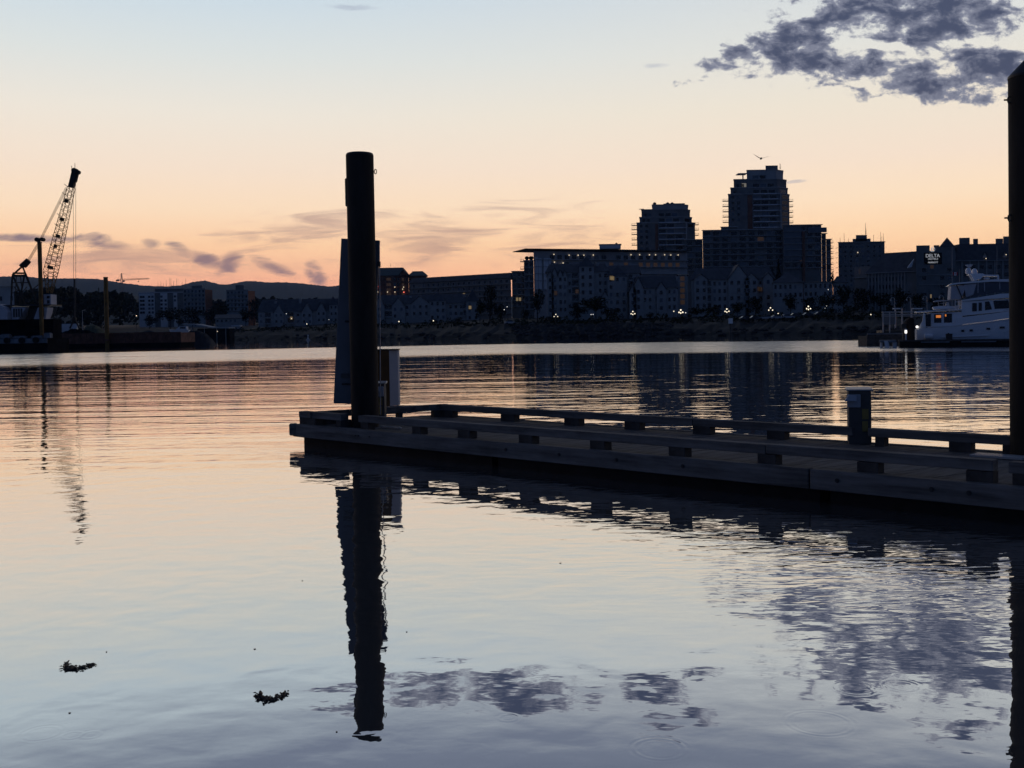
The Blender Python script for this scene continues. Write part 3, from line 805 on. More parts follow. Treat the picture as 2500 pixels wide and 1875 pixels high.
mast(tw2, at(1904, 413, D2 + 8), 3.2, .12); mast(tw2, at(1906, 413, D2 + 8), 2.8, .12)
f = fac(1792, 1921, D2 + 1.8); window(tw2, f, umap(f, 1817), zat(1817, 456, D2), 2.6, 2.2, 'sky_glow_glass', 'dark_metal')  # no lamp inside, the added glow imitates sky showing through
tw1, f = tower('apartment_tower', 'shorter stepped apartment tower left of the tallest one', D2,
   [(1554, 1697, 544, 700), (1561, 1689, 530, 544), (1566, 1685, 511, 530), (1592, 1680, 499, 511)],
   (550, 560, 572, 585, 598), (545, 558, 571), (1599, 1606), 1652, [(1620, 1672, 496.5, 499)], False)
for px in (1598, 1630, 1641): MB().lathe(at(px, 499, D2 + 6), [(.9, 0), (.9, .7), (.3, 1.1)], 8).build('roof_vent', 'dark_metal', tw1)
p = at(1562, 511, D2); slab(tw1, fac(1560, 1572, D2 + 1), 0, 2.5, p.z, 1, .25)

FPY = 640
# --- podium block joining the towers ------------------------------------------
def slabs_block(root, zg, px0, px1, D, py_top, floors, fh, depth, m='dark_render', cols=8, lit=(), ledge=1.0, wm='siding'):
    f = fac(px0, px1, D); zt = zat((px0 + px1) / 2, py_top, D)
    MB().prism(f.ring(0, f.L, depth, 0), zg, zt).build('wall', m, root)
    slab(root, f, -.4, f.L + .4, zt + .002, 1.2, .3)
    for r_ in range(floors):
        z = zt - (r_ + 1) * fh
        if z < zg + 1: break
        slab(root, f, 0, f.L, z, ledge, .2, None, 'grey_render')
        for c in range(cols):
            window(root, f, f.L * (c + .5) / cols, z + .5, f.L / cols * .72, fh - .9, 'dim_lit_glass' if (c, r_) in lit else None, wm)
    return f, zt
D3 = 500
pod, zg = root_at('condo_block', 'broad glassy condo block at the foot of the tallest tower', 'building', 1860, D3)
slabs_block(pod, zg, 1716, 1912, D3 + 3, 562, 6, 3.0, 16, cols=9, lit=((6, 1),))
slabs_block(pod, zg, 1673, 1715.6, D3 + 4, 586, 5, 3.0, 14, cols=2)
fA, ztA = slabs_block(pod, zg, 1912.5, 2006, D3, 550, 7, 3.0, 16, cols=5, lit=((2, 5),))
slabs_block(pod, zg, 2006.3, 2017, D3 + 1, 571, 6, 3.0, 12, cols=1)
fB, ztB = slabs_block(pod, zg, 2017.3, 2029, D3 + 2, 585, 5, 3.0, 12, cols=1)
slabs_block(pod, zg, 1761, 1800, D3 + 8, 555, 1, 3.0, 8, cols=2)
MB().prism(fac(1912.5, 2006, D3).ring(.2, umap(fA, 1958), .8, .25), ztA - 17, ztA - .3).build('glass_bay', 'railing_glass', pod)
MB().prism(fA.ring(umap(fA, 1958), umap(fA, 1964), 1.0, 1.04), zg, ztA - 3).build('brick_pier', 'brick', pod)
for py in (592, 605, 618, 631, 645, 658):
    z = zat(2029, py, D3); q = fB.b; balcony(pod, Fac((q.x, q.y + 1), (q.x, q.y + 4.5)), 0, 3.2, z, 1.6)
p = at(1990, 560, D3); window(pod, fA, umap(fA, 1995), zat(1995, 568, D3), 9, 2.4, 'railing_glass', 'metal_trim', 1.0)
fq = fac(1716, 1912, D3 + 3)
for px in (1728, 1734, 1888): window(pod, fq, umap(fq, px), zat(px, 581 if px < 1800 else 571, D3), 1.0, 1.6, 'railing_glass', 'metal_trim', .05)

# --- wide block with the oversailing flat roof -----------------------------------
D4 = 455
big_, zg = root_at('condo_block', 'long white condo block under a thin oversailing flat roof', 'building', 1480, D4)
f = fac(1303, 1678, D4, 478)
zr = zat(1303, 612, D4)
MB().prism(f.ring(0, f.L, 18, 0), zg, zr - .2).build('wall', 'grey_render', big_)
MB().hull([f.p(-4.6, zr + .5, 2.4), f.p(f.L, zr + .1, 2.0), f.p(f.L, zr + .1, -18), f.p(-4.6, zr + .5, -16)],
          [f.p(-4.7, zr + .75, 2.5), f.p(f.L, zr + .75, 2.0), f.p(f.L, zr + .75, -18), f.p(-4.7, zr + .75, -16)]).build('roof', 'dark_metal', big_)
fl_, zl = slabs_block(big_, zg, 1279, 1302.6, D4 + 1, 637, 7, 3.1, 14, cols=2)
for k in range(7):
    q = fl_.p(random.uniform(.5, fl_.L - .5), zl + .3, -1.5); MB().lathe(q, [(.25, 0), (.3, .5), (.75, .9), (.6, 1.5), (.1, 1.9)], 7).build('planter', 'leaf_dark', big_)
for py in (637, 655):
    z = zat(1279, py, D4) - .2; balcony(big_, Fac((fl_.a.x, fl_.a.y + 5), (fl_.a.x, fl_.a.y + 1)), 0, 4, z, 1.6)
mast(big_, fl_.p(-1.2, zl, -2), 2.4, .07)
# white fins and upper terrace
for px, w_, t_ in ((1306, 1.2, 627), (1313, 1.6, 630), (1326, 2.2, 630), (1338, 1.2, 630)):
    z1_ = zat(px, t_, D4); MB().prism(f.ring(umap(f, px), umap(f, px) + w_, .8, .7), zat(px, 706, D4), z1_).build('white_fin', 'pale_render', big_)
z = zat(1310, 628, D4); slab(big_, f, 0, f.L, z - 1.2, 1.2, .25, None, 'grey_render')
for k in range(3): slab(big_, f, 0, f.L, z - 1.2 - 3.1 * (k + 1), 1.0, .22, None, 'grey_render')
for px in range(1348, 1672, 18):
    window(big_, f, umap(f, px), z - .8, 2.4, 2.0, None, 'grey_render')
    if px % 4 == 0 or px > 1560: window(big_, f, umap(f, px), z - 4.0, 2.2, 2.0, 'dim_lit_glass' if px > 1480 and px % 3 else None, 'grey_render')
lampb = MB()
for px, py in ((1352, 621), (1389, 623), (1411, 623), (1425, 623), (1448, 622.5), (1540, 622), (1561, 622), (1585, 622), (1600, 622), (1622, 622), (1637, 622.5), (1655, 622.5),
               (1353, 640), (1374, 642), (1368, 646)):
    u = umap(f, px); q = f.p(u, 0, .4); q.z = zat(px, py, q.y)
    MB().ball(q, .26, 8).build('soffit_lamp', 'lamp_small', big_)
fpnt = fac(1464, 1516, D4 + 4); zb_ = zat(1490, 597, D4 + 4)
MB().prism(fpnt.ring(0, fpnt.L, 6, 0), zr + .76, zb_).build('plant_room', 'pale_render', big_)
MB().prism(fpnt.ring(-.3, fpnt.L + .3, 6.5, .3), zb_ + .002, zb_ + .25).build('plant_room_roof', 'grey_render', big_)
MB().lathe(at(1505, 597, D4 + 6), [(.5, 0), (.5, .5), (.2, .8)], 8).build('roof_vent', 'dark_metal', big_)

# --- long curved mid-rise left of it ------------------------------------------
D5 = 520
cur, zg = root_at('condo_block', 'long low dark condo block with slightly sloping roofline', 'building', 1120, D5)
f = fac(1000, 1247, 560, D5); zt = zat(1241, 665, D5)
MB().prism(f.ring(0, f.L, 16, 0), zg, zt - 2.8).build('wall', 'dark_render', cur)
mb = MB(); mb.hull([f.p(-.8, zt - 2.8, .8), f.p(f.L + .2, zt - 2.8, .8), f.p(f.L + .2, zt - 2.8, -16), f.p(-.8, zt - 2.8, -16)],
                   [f.p(0, zt, -2.2), f.p(f.L - 1.4, zt, -2.2), f.p(f.L - 1.4, zt, -13), f.p(0, zt, -13)]); mb.build('roof', 'slate', cur)
for k in range(6):
    slab(cur, f, 0, f.L, zt - 5.8 - 3 * k, 1.1, .2, None, 'grey_render')
win_grid(cur, f, 1, f.L - 1, zt - 5.6 - 12, zt - 2.9, 19, 5, 1.7, 1.7, 'siding', lit=((10, 2),))
f = fac(1000, 992, 560, 575); 
c2, zg = root_at('condo_block', 'narrow flat roofed block just left of the white finned one', 'building', 1264, D5)
f, zt2 = slabs_block(c2, zg, 1249.2, 1284, D5 + 2, 663, 6, 3.0, 14, cols=3)
for px in (1261, 1268): window(c2, f, umap(f, px), zat(px, 735, D5), 1.3, 1.9, 'lit_glass', 'dark_metal', 1.05)

# --- brick hotel with the hipped roof behind the pile ------------------------------
D6 = 640
hot, zg = root_at('brick_building', 'tall brick building with hipped green roof and lit window columns', 'building', 985, D6)
f = fac(880, 997, D6); ze = zat(940, 673, D6); zr = zat(940, 651, D6)
MB().prism(f.ring(0, f.L, 22, 0), zg, ze).build('wall', 'brick', hot)
mb = MB(); hip(mb, f.ring(-.8, f.L + .8, 23, .8), ze, zr - ze, .12); mb.build('roof', 'green_roof', hot)
u0, u1 = umap(f, 972), umap(f, 997)
gable_roof(hot, f, u0, u1, ze - .5, zat(983, 657, D6) - ze, 8, .3, .5, 'green_roof', 'brick')
f2 = fac(997.2, 1041, D6 + 3); z2 = zat(1035, 659, D6); ze2 = zat(1040, 672, D6)
MB().prism(f2.ring(0, f2.L, 18, 0), zg, ze2).build('wall', 'brick', hot)
mb = MB(); hip(mb, f2.ring(-.5, f2.L + .8, 19, .8), ze2 + .003, z2 - ze2, .25); mb.build('roof', 'green_roof', hot)
mast(hot, at(954, 651, D6 + 5), 2.2, .1)
for px in (927, 948, 963, 971, 983):
    for py in (681, 694, 707, 716):
        lit = {948: 'amber_glass', 983: 'lit_glass', 971: None}.get(px) if (py < 716) else ('lit_glass' if px in (927, 948, 963, 983) else None)
        window(hot, f, umap(f, px), zat(px, py, D6) - 1.2, 1.6 if px != 948 else 3.0, 2.0, {'lit_glass': 'dim_lit_glass', 'amber_glass': 'dim_lit_glass'}.get(lit), 'brick')
for px, py, m in ((921, 700, 'lamp_red'), (921, 713, 'lamp_small'), (945, 713, 'lamp_small'), (963, 701, 'lamp_small'), (963, 713, 'lamp_small'), (984.5, 701, 'lamp_small'), (985, 713.5, 'lamp_red'), (982, 706, 'lamp_small')):
    q = f.p(umap(f, px), 0, .6); q.z = zat(px, py, D6)
    MB().ball(q, .33, 8).build('wall_lamp', m, hot)

FPY = 700
# --- gabled condo rows ---------------------------------------------------------
def gabled(name, label, px0, px1, D, eave, ridge, gables=(), turrets=(), recess=(), floors=4, cols=10, fh=2.9, depth=13, lit=(), lm='lit_glass', D1=None, chim=(), wall='siding', bottom=None, inset=.06):
    root, zg = root_at(name, label, 'building', (px0 + px1) / 2, D)
    f = fac(px0, px1, D, D1); pm = (px0 + px1) / 2
    ze = zat(pm, eave, D); zr = zat(pm, ridge, D)
    MB().prism(f.ring(0, f.L, depth, 0), zg, ze).build('wall', wall, root)
    mb = MB(); hip(mb, f.ring(-.6, f.L + .6, depth + 1.2, .6), ze + .003, zr - ze, inset); mb.build('roof', 'slate', root)
    zs = [ze - fh * (k + 1) for k in range(floors)]
    occ = []
    for (a, b, tip, ev) in gables:
        u0, u1 = umap(f, a), umap(f, b); z0 = zat((a + b) / 2, ev, D)
        MB().prism(f.ring(u0, u1, 1.2, .9), zg, z0).build('bay', wall, root)
        gable_roof(root, f, u0, u1, z0 + .003, zat((a + b) / 2, tip, D) - z0, min(depth - 2, 7), .9, .3, 'slate', wall)
        occ.append((a, b)); n = max(1, int((u1 - u0) / 2.2))
        k = 0
        zz = z0 - 2.6
        while zz > zg + .8 and k < floors:
            for c in range(n): window(root, f, u0 + (u1 - u0) * (c + .5) / n, zz + .5, min(1.25, (u1 - u0) / n * .6), 1.6, None, 'grey_render', .9)
            zz -= fh; k += 1
    for (a, b, tip, ev) in turrets:
        u0, u1 = umap(f, a), umap(f, b); z0 = zat((a + b) / 2, ev, D)
        MB().prism(f.ring(u0, u1, u1 - u0, 1.2), zg, z0).build('turret', wall, root)
        pyramid(root, f, u0, u1, z0 + .003, zat((a + b) / 2, tip, D) - z0, 1.2, u1 - u0, 'slate')
        occ.append((a, b)); n = max(1, int((u1 - u0) / 2.0)); zz = z0 - 2.5; k = 0
        while zz > zg + .8 and k < floors:
            for c in range(n): window(root, f, u0 + (u1 - u0) * (c + .5) / n, zz + .5, min(1.2, (u1 - u0) / n * .6), 1.6, None, 'grey_render', 1.2)
            zz -= fh; k += 1
    for (a, b) in recess:                       # loggia: dark opening with balcony front on every floor
        u0, u1 = umap(f, a), umap(f, b); occ.append((a, b))
        for z in zs:
            if z < zg + .3: continue
            me = win_mesh(u1 - u0, fh - .9, 'window_glass', 'grey_render'); put(me, 'loggia', root, f.p((u0 + u1) / 2, z + .6, .02), f.yaw)
            balcony(root, f, u0, u1, z, 1.1, True, 'grey_render')
    for k, z in enumerate(zs):
        if z < zg + .3: continue
        for c in range(cols):
            px = px0 + (px1 - px0) * (c + .5) / cols
            if any(a - 4 < px < b + 4 for a, b in occ): continue
            window(root, f, umap(f, px), z + .6, min(1.6, f.L / cols * .55), 1.6, None, 'grey_render')
    for px, py in lit:
        window(root, f, umap(f, px), zat(px, py, D) - .8, 1.4, 1.7, lm, 'dark_metal', 1.35)
    for px, py in chim:
        u = umap(f, px); q = f.ring(u - .6, u + .6, 1.2, -4); zt = zat(px, py, D)
        MB().prism(q, ze - .5, zt).build('chimney', wall, root)
    return root, f, zg
gabled('gabled_condo', 'pale gabled condos with twin small gables and conical turret beside the big tree', 1335, 1484, 395, 664, 641,
       gables=((1335, 1352, 664, 676), (1346, 1362, 654, 676), (1362, 1374, 660, 674), (1374, 1384, 660, 674)), turrets=((1414, 1450, 624, 651),),
       recess=((1350, 1358), (1396, 1412)), floors=5, cols=12, chim=((1462, 638),), lit=((1408, 712), (1356, 716)), lm='dim_lit_glass')
gabled('gabled_condo', 'gabled condos with one broad pyramid roof and a lit upper window', 1484, 1562, 394, 668, 645,
       gables=((1468, 1484, 712, 726),), turrets=((1483, 1530, 649, 675),), recess=((1534, 1545),), floors=5, cols=6, lit=((1492, 679), (1495, 680)))
gabled('gabled_condo', 'gabled condos with three small gables stepping down toward the round lamps', 1545, 1652, 388, 703, 672,
       gables=((1536, 1553, 694, 712), (1545, 1570, 677, 704), (1602, 1625, 690, 706)), recess=((1548, 1556), (1600, 1609)), floors=4, cols=9)
st, f, zg = gabled('stair_tower', 'tall amber stair tower between two gabled condos', 1655, 1677, 392, 671, 668, floors=0, cols=1, wall='siding', depth=8)
win_grid(st, f, .4, f.L - .4, zat(1666, 745, 392), zat(1666, 673, 392), 1, 5, 1.9, 1.9, 'siding', lit=((0, 0), (0, 1), (0, 2), (0, 3), (0, 4)), lm='dim_lit_glass')
gabled('gabled_condo', 'wide gabled condos with deep balconies below the podium block', 1688, 1888, 390, 682, 651,
       gables=((1694, 1726, 670, 682), (1777, 1827, 648, 682), (1818, 1848, 668, 682), (1862, 1886, 667, 680)), recess=((1721, 1736), (1799, 1815)), floors=4, cols=16,
       lit=((1851, 706), (1855, 707)), lm='dim_lit_glass')
gabled('pavilion', 'low pavilion with a broad pyramid roof left of the entrance block', 1887, 1960, 372, 690, 662, floors=2, cols=6, inset=.48, depth=14)
gabled('low_building', 'low flat entrance block at the foot of the podium, beside the pavilion', 1962, 2032, 376, 688, 686, floors=2, cols=6, depth=10)
gabled('gabled_condo', 'row of gabled townhouses with two spires right of the end pile', 880, 1172, 470, 741, 718,
       gables=((915, 938, 725, 748), (956, 988, 728, 748), (1003, 1048, 723, 742)), turrets=((1048, 1088, 712, 735), (1138, 1169, 705, 736)), recess=((938, 956), (1016, 1046), (1130, 1150)),
       floors=4, cols=22, chim=((1000, 722), (1132, 719)), lit=((1147, 751),), fh=3.1)
gabled('gabled_condo', 'row of gabled townhouses left of the end pile', 629, 836, 560, 760, 729,
       gables=((668, 692, 745, 764), (772, 795, 739, 760), (735, 762, 741, 764)), turrets=((804, 824, 722, 745),), recess=((645, 660), (700, 716)), floors=3, cols=16,
       chim=((668, 735), (728, 728)), lit=((711, 777),), fh=3.4)

# --- far left blocks -------------------------------------------------------------
D7 = 760
bl, zg = root_at('apartment_block', 'white slab apartment block with rooftop aerials left of centre', 'building', 395, D7)
f = fac(338, 456, D7); zt = zat(395, 715, D7)
MB().prism(f.ring(0, f.L, 14, 0), zg, zt).build('wall', 'dark_render', bl)
for a, b in ((339, 377), (391, 408), (423, 432)):
    MB().prism(f.ring(umap(f, a), umap(f, b), .5, .4), zg, zt - .2).build('white_panel', 'white_paint', bl)
slab(bl, f, -.3, f.L + .3, zt, .8, .6, .6, 'pale_render', 'parapet')
for px in (344, 350, 364, 372, 394, 404, 427):
    for k in range(5): window(bl, f, umap(f, px), zt - 3.6 - 2.9 * k, 1.7, 1.6, None, 'dark_render', .42)
f3 = fac(378, 452, D7 + 4); z3 = zat(415, 705, D7)
MB().prism(f3.ring(0, f3.L, 8, 0), zt, z3).build('plant_room', 'dark_render', bl)
slab(bl, f3, -1, f3.L + 1, z3, 1.4, .4)
for px, h in ((386, 6), (393, 7), (399, 5), (406, 8), (415, 11), (418, 10), (424, 7), (432, 10), (445, 6), (454, 10)): mast(bl, at(px, 704, D7 + 6), h * .75, .14)
q = at(451, 707, D7); MB().ball(q, .4).build('wall_lamp', 'lamp_small', bl)
def flat_block(label, a, b, D, top, ph, side, floors, cols, m='grey_render'):
    r_, zg = root_at('apartment_block', label, 'building', (a + b) / 2, D)
    f = fac(a, b, D); zt = zat((a + b) / 2, top, D)
    MB().prism(f.ring(0, f.L, 14, 0), zg, zt).build('wall', m, r_)
    slab(r_, f, -.3, f.L + .3, zt, .6, .5, .4, 'grey_render', 'parapet')
    for k in range(floors):
        z = zt - 3 * (k + 1)
        slab(r_, f, 1, f.L - 1, z, 1.0, .2, None, 'siding')
        for c in range(cols): window(r_, f, f.L * (c + .5) / cols, z + .5, f.L / cols * .6, 1.9, None, 'siding')
    fs = fac(b + .2, side, D, D + 10); MB().prism(fs.ring(0, fs.L, 10, 0), zg, zt - .3).build('side_wall', 'brick', r_)
    fp_ = fac(ph[0], ph[1], D + 3); zp = zat(ph[0], ph[2], D + 3)
    MB().prism(fp_.ring(0, fp_.L, 8, 0), zt, zp).build('plant_room', 'dark_render', r_)
    slab(r_, fp_, -.5, fp_.L + .5, zp, .8, .3)
    return r_
flat_block('grey balcony apartment block with brick right side, right of the white one', 447, 500, 730, 706, (468, 493, 698), 518, 6, 6)
flat_block('grey apartment block with square rooftop box standing alone on the hillside', 552, 605, 740, 709, (575, 595, 697), 622, 5, 6)
pv, f, zg = gabled('shed', 'low shed with a pale pitched roof behind the moored boats', 524, 588, 600, 777, 767, floors=1, cols=6, depth=16)
gabled('low_building', 'pale flat roofed building behind the crane', -30, 34, 330, 700, 698, floors=4, cols=5, depth=16, fh=5.2, wall='siding')

FPY = 640
# --- block with stepped top, behind the hotel --------------------------------------
D8 = 620
ob, zg = root_at('apartment_block', 'stepped top slab block with rooftop aerials left of the hotel', 'building', 2104, D8)
f = fac(2047, 2160, D8); zt = zat(2104, 592, D8)
MB().prism(f.ring(0, f.L, 16, 0), zg, zt).build('wall', 'dark_render', ob)
for a, b, t_ in ((2082, 2126, 582), (2090, 2117, 573)):
    ff = fac(a, b, D8 + 2); MB().prism(ff.ring(0, ff.L, 10, 0), zt - .5, zat((a + b) / 2, t_, D8)).build('plant_room', 'dark_render', ob)
slab(ob, f, -.3, f.L + .3, zt, .8, .5, .5, 'grey_render', 'parapet')
for k in range(9):
    for px in (2052, 2064, 2078, 2092, 2106, 2120, 2134, 2148): window(ob, f, umap(f, px), zt - 3.3 - 2.9 * k, 1.7, 1.6, None, 'grey_render')
for k in range(8):
    z = zt - 3 - 3 * k; balcony(ob, Fac((f.a.x, f.a.y + 4), (f.a.x, f.a.y + 1)), 0, 3, z, .5, False, 'pale_render')
for px, h in ((2051, 4), (2061, 7), (2072, 3), (2113, 9), (2114.5, 5), (2133, 6), (2150, 8), (2153, 5), (2157, 7)): mast(ob, at(px, 592 if px not in (2113, 2114.5) else 573, D8 + 5), h * .8, .14)
q = f.p(umap(f, 2094), 0, .3); q.z = zat(2094, 616.5, D8); MB().ball(q, .35).build('wall_lamp', 'lamp_small', ob)
gabled('gabled_house', 'small house with pale hipped roof in front of the slab block', 2034, 2064, 420, 690, 673, floors=2, cols=3, depth=9, inset=.3)

# --- waterfront hotel ------------------------------------------------------------------
D9 = 410
hl, zg = root_at('hotel', 'dark waterfront hotel with steep roofs and a glowing sign', 'hotel', 2300, D9)
# long left wing
f = fac(2116, 2241, D9 + 14, D9 + 2)
ze = zat(2116, 668, D9 + 14); zr = zat(2170, 616, D9 + 8)
MB().prism(f.ring(0, f.L, 16, 0), zg, ze).build('wall', 'dark_render', hl)
zr2 = zat(2200, 615, D9 + 12)
mb = MB(); a, b, c, d = [Vector((p[0], p[1], ze)) for p in f.ring(-.5, f.L + .8, 17, .8)]
r1 = (a + d) / 2 + (b - a) * .36; r2 = (b + c) / 2; r1.z = r2.z = zr2
mb.add([a, b, c, d, r1, r2], [(0, 1, 5, 4), (1, 2, 5), (2, 3, 4, 5), (3, 0, 4), (3, 2, 1, 0)]); mb.build('roof', 'slate', hl)
slab(hl, f, -.5, f.L + .8, ze - .1, .4, .25, 1.0, 'grey_render', 'gutter')
for px in range(2120, 2212, 8): MB().prism(f.ring(umap(f, px), umap(f, px) + .35, .4, .35), zg, ze - .2).build('pilaster', 'siding', hl)
for px in range(2124, 2208, 8):
    for k in range(3): window(hl, f, umap(f, px), ze - 3.6 - 3.2 * k, .8, 2.0, None, 'siding')
# glazed link, reflected brightness put into paler pane glass
fl2 = fac(2085, 2124, D9 + 22, D9 + 16); zq0, zq1 = zat(2100, 675, D9 + 20), zat(2100, 651, D9 + 20)
MB().prism(fl2.ring(0, fl2.L, 8, 0), zg, zq1).build('link_wall', 'dark_render', hl)
for i, px in enumerate((2088, 2093.5, 2099, 2104.5, 2110, 2117)): window(hl, fl2, umap(fl2, px), zat(px, 671 - i * .9, D9 + 20), .55, 2.6 - .15 * i, 'railing_glass' if i != 2 else 'dim_lit_glass', 'metal_trim')
slab(hl, fl2, -.4, fl2.L, zq0 - .6, .8, .2)
gp = [f.p(f.L - 3.4, 0, .9), f.p(f.L + 1.2, 0, .9), f.p(f.L + .6, 0, .9)]
p0, p1, p2 = at(2215, 654, D9 + 1), at(2226, 652, D9 + 1), at(2231.5, 632, D9 + 1)
MB().hull([p0, p1, p2], [p + Vector((0, .5, 0)) for p in (p0, p1, p2)]).build('glazed_gable', 'white_paint', hl)
# sign block
f = fac(2236.5, 2333, D9); zt = zat(2252, 599, D9)
MB().prism(f.ring(0, f.L, 18, 0), zg, zat(2290, 612, D9)).build('wall', 'dark_render', hl)
z6 = zat(2290, 612, D9) - .01
MB().prism(f.ring(.2, umap(f, 2270.5), 4, -.2), z6, zt).build('parapet_block', 'dark_render', hl)
MB().prism(f.ring(umap(f, 2280.5), umap(f, 2294), 4, -.2), z6, zt).build('parapet_block', 'dark_render', hl)
MB().prism(f.ring(umap(f, 2294.2), umap(f, 2332), 10, -.3), z6, zat(2310, 602, D9)).build('parapet_block', 'dark_render', hl)
pyramid(hl, f, umap(f, 2295.5), umap(f, 2330), zat(2310, 602, D9) + .003, zat(2309, 577, D9) - zat(2310, 602, D9), -.3, 9, 'slate', 'pyramid_roof')
for k in range(4):
    for px in (2256, 2300, 2318): window(hl, f, umap(f, px), zat(2290, 652, D9) - 3.3 * k - 2, 2.0, 1.8, None, 'siding')
window(hl, f, umap(f, 2275), zat(2275, 656, D9), 1.6, 1.6, 'dim_lit_glass', 'siding'); window(hl, f, umap(f, 2272), zat(2272, 728, D9), .8, 1.6, 'lit_glass', 'siding')
for py in (672, 695): slab(hl, f, 1, f.L - 1, zat(2290, py, D9), .3, .25, .3, 'siding', 'string_course')
# right wing
f = fac(2328, 2560, D9 + 3); ze = zat(2440, 634, D9); zt = zat(2440, 592, D9)
MB().prism(f.ring(0, f.L, 18, 0), zg, ze).build('wall', 'dark_render', hl)
mb = MB(); mb.hull([f.p(-.5, ze + .003, .7), f.p(f.L, ze + .003, .7), f.p(f.L, ze + .003, -18), f.p(-.5, ze + .003, -18)],
                   [f.p(3.2, zt, -2.4), f.p(f.L, zt, -2.4), f.p(f.L, zt, -16), f.p(3.2, zt, -16)]); mb.build('roof', 'slate', hl)
slab(hl, f, -.5, f.L, ze - .25, .4, .25, 1.0, 'grey_render', 'gutter')
for a, b, t_ in ((2342, 2368, 580.5), (2376, 2388, 583), (2431, 2449, 582.5), (2449.3, 2475, 577), (2475.3, 2560, 585)):
    q = fac(a, b, D9 + 9); MB().prism(q.ring(0, q.L, 6, 0), ze + .5, zat((a + b) / 2, t_, D9 + 9)).build('chimney_block', 'dark_render', hl)
for px in range(2346, 2560, 20):
    MB().prism(f.ring(umap(f, px), umap(f, px) + .5, .5, .4), zg, ze - .3).build('pilaster', 'siding', hl)
    for k in range(4): window(hl, f, umap(f, px + 11), ze - 3.6 - 3.1 * k, 1.9, 1.9, None, 'siding')
for px in (2404, 2453):
    q = f.p(umap(f, px), 0, 1.2); q.z = zat(px, 630.5 if px < 2440 else 621, D9); MB().ball(q, .22).build('wall_lamp', 'lamp_small', hl)
    gable_roof(hl, f, umap(f, px) - 1.2, umap(f, px) + 1.2, ze + .6, 2.6, 4, .2, .2, 'slate', 'siding', 'dormer')
# the sign
f = fac(2236.5, 2333, D9)
cx_, cz = xat(2277, D9, 630), zat(2277, 630, D9)
sg = thing('hotel_sign', 'glowing white three line hotel sign with round emblem above', 'sign', (cx_, D9 - .2, zat(2277, 650, D9)))
def text_mesh(s_, px, py, hpx, wpx, name, parent, m):
    cu = bpy.data.curves.new(name, 'FONT'); cu.body = s_; cu.align_x = 'CENTER'; cu.align_y = 'CENTER'; cu.extrude = .02; cu.offset = 0.0
    tmp = bpy.data.objects.new(name, cu); COL.objects.link(tmp)
    dg = bpy.context.evaluated_depsgraph_get(); me = bpy.data.meshes.new_from_object(tmp.evaluated_get(dg))
    bpy.data.objects.remove(tmp)
    xs = [v.co.x for v in me.vertices]; ys = [v.co.y for v in me.vertices]
    kx = wpx / F * D9 / (max(xs) - min(xs)); ky = hpx / F * D9 / (max(ys) - min(ys)); cxx, cyy = (max(xs) + min(xs)) / 2, (max(ys) + min(ys)) / 2
    c = at(px, py, D9 - .25)
    o = MB().add([(c.x + (v.co.x - cxx) * kx, c.y - v.co.z * 2, c.z + (v.co.y - cyy) * ky) for v in me.vertices], [tuple(p.vertices) for p in me.polygons]).build(name, m, parent)
    return o
MB().box(xat(2256, D9, 630), xat(2299, D9, 630), D9 - .17, D9 - .002, zat(2277, 645, D9), zat(2277, 617, D9)).build('sign_board', 'black_hull', sg)
text_mesh('DELTA', 2277.5, 624, 8.2, 34, 'lettering', sg, 'sign_light')
text_mesh('HOTELS', 2278, 632.2, 4.2, 24, 'lettering', sg, 'sign_light')
text_mesh('MARRIOTT', 2278, 640.6, 3.8, 24, 'lettering', sg, 'sign_light')
c = at(2276.5, 608.5, D9 - .25)
def ring_arc(c, r_, a0, a1, t_, n=18):
    return [c + Vector((r_ * math.cos(R(a0 + (a1 - a0) * i / n)), 0, r_ * math.sin(R(a0 + (a1 - a0) * i / n)))) for i in range(n + 1)]
MB().path(ring_arc(c, .92, -150, 120, .1), .10, 5).build('emblem_ring', 'sign_light', sg)
mb = MB(); cc = c + Vector((-.22, 0, 0)); mb.box(cc.x - .36, cc.x + .02, cc.y - .05, cc.y + .05, cc.z - .5, cc.z + .5); mb.path(ring_arc(cc, .42, -90, 90, .1), .12, 5); mb.build('emblem_letter', 'sign_light', sg)

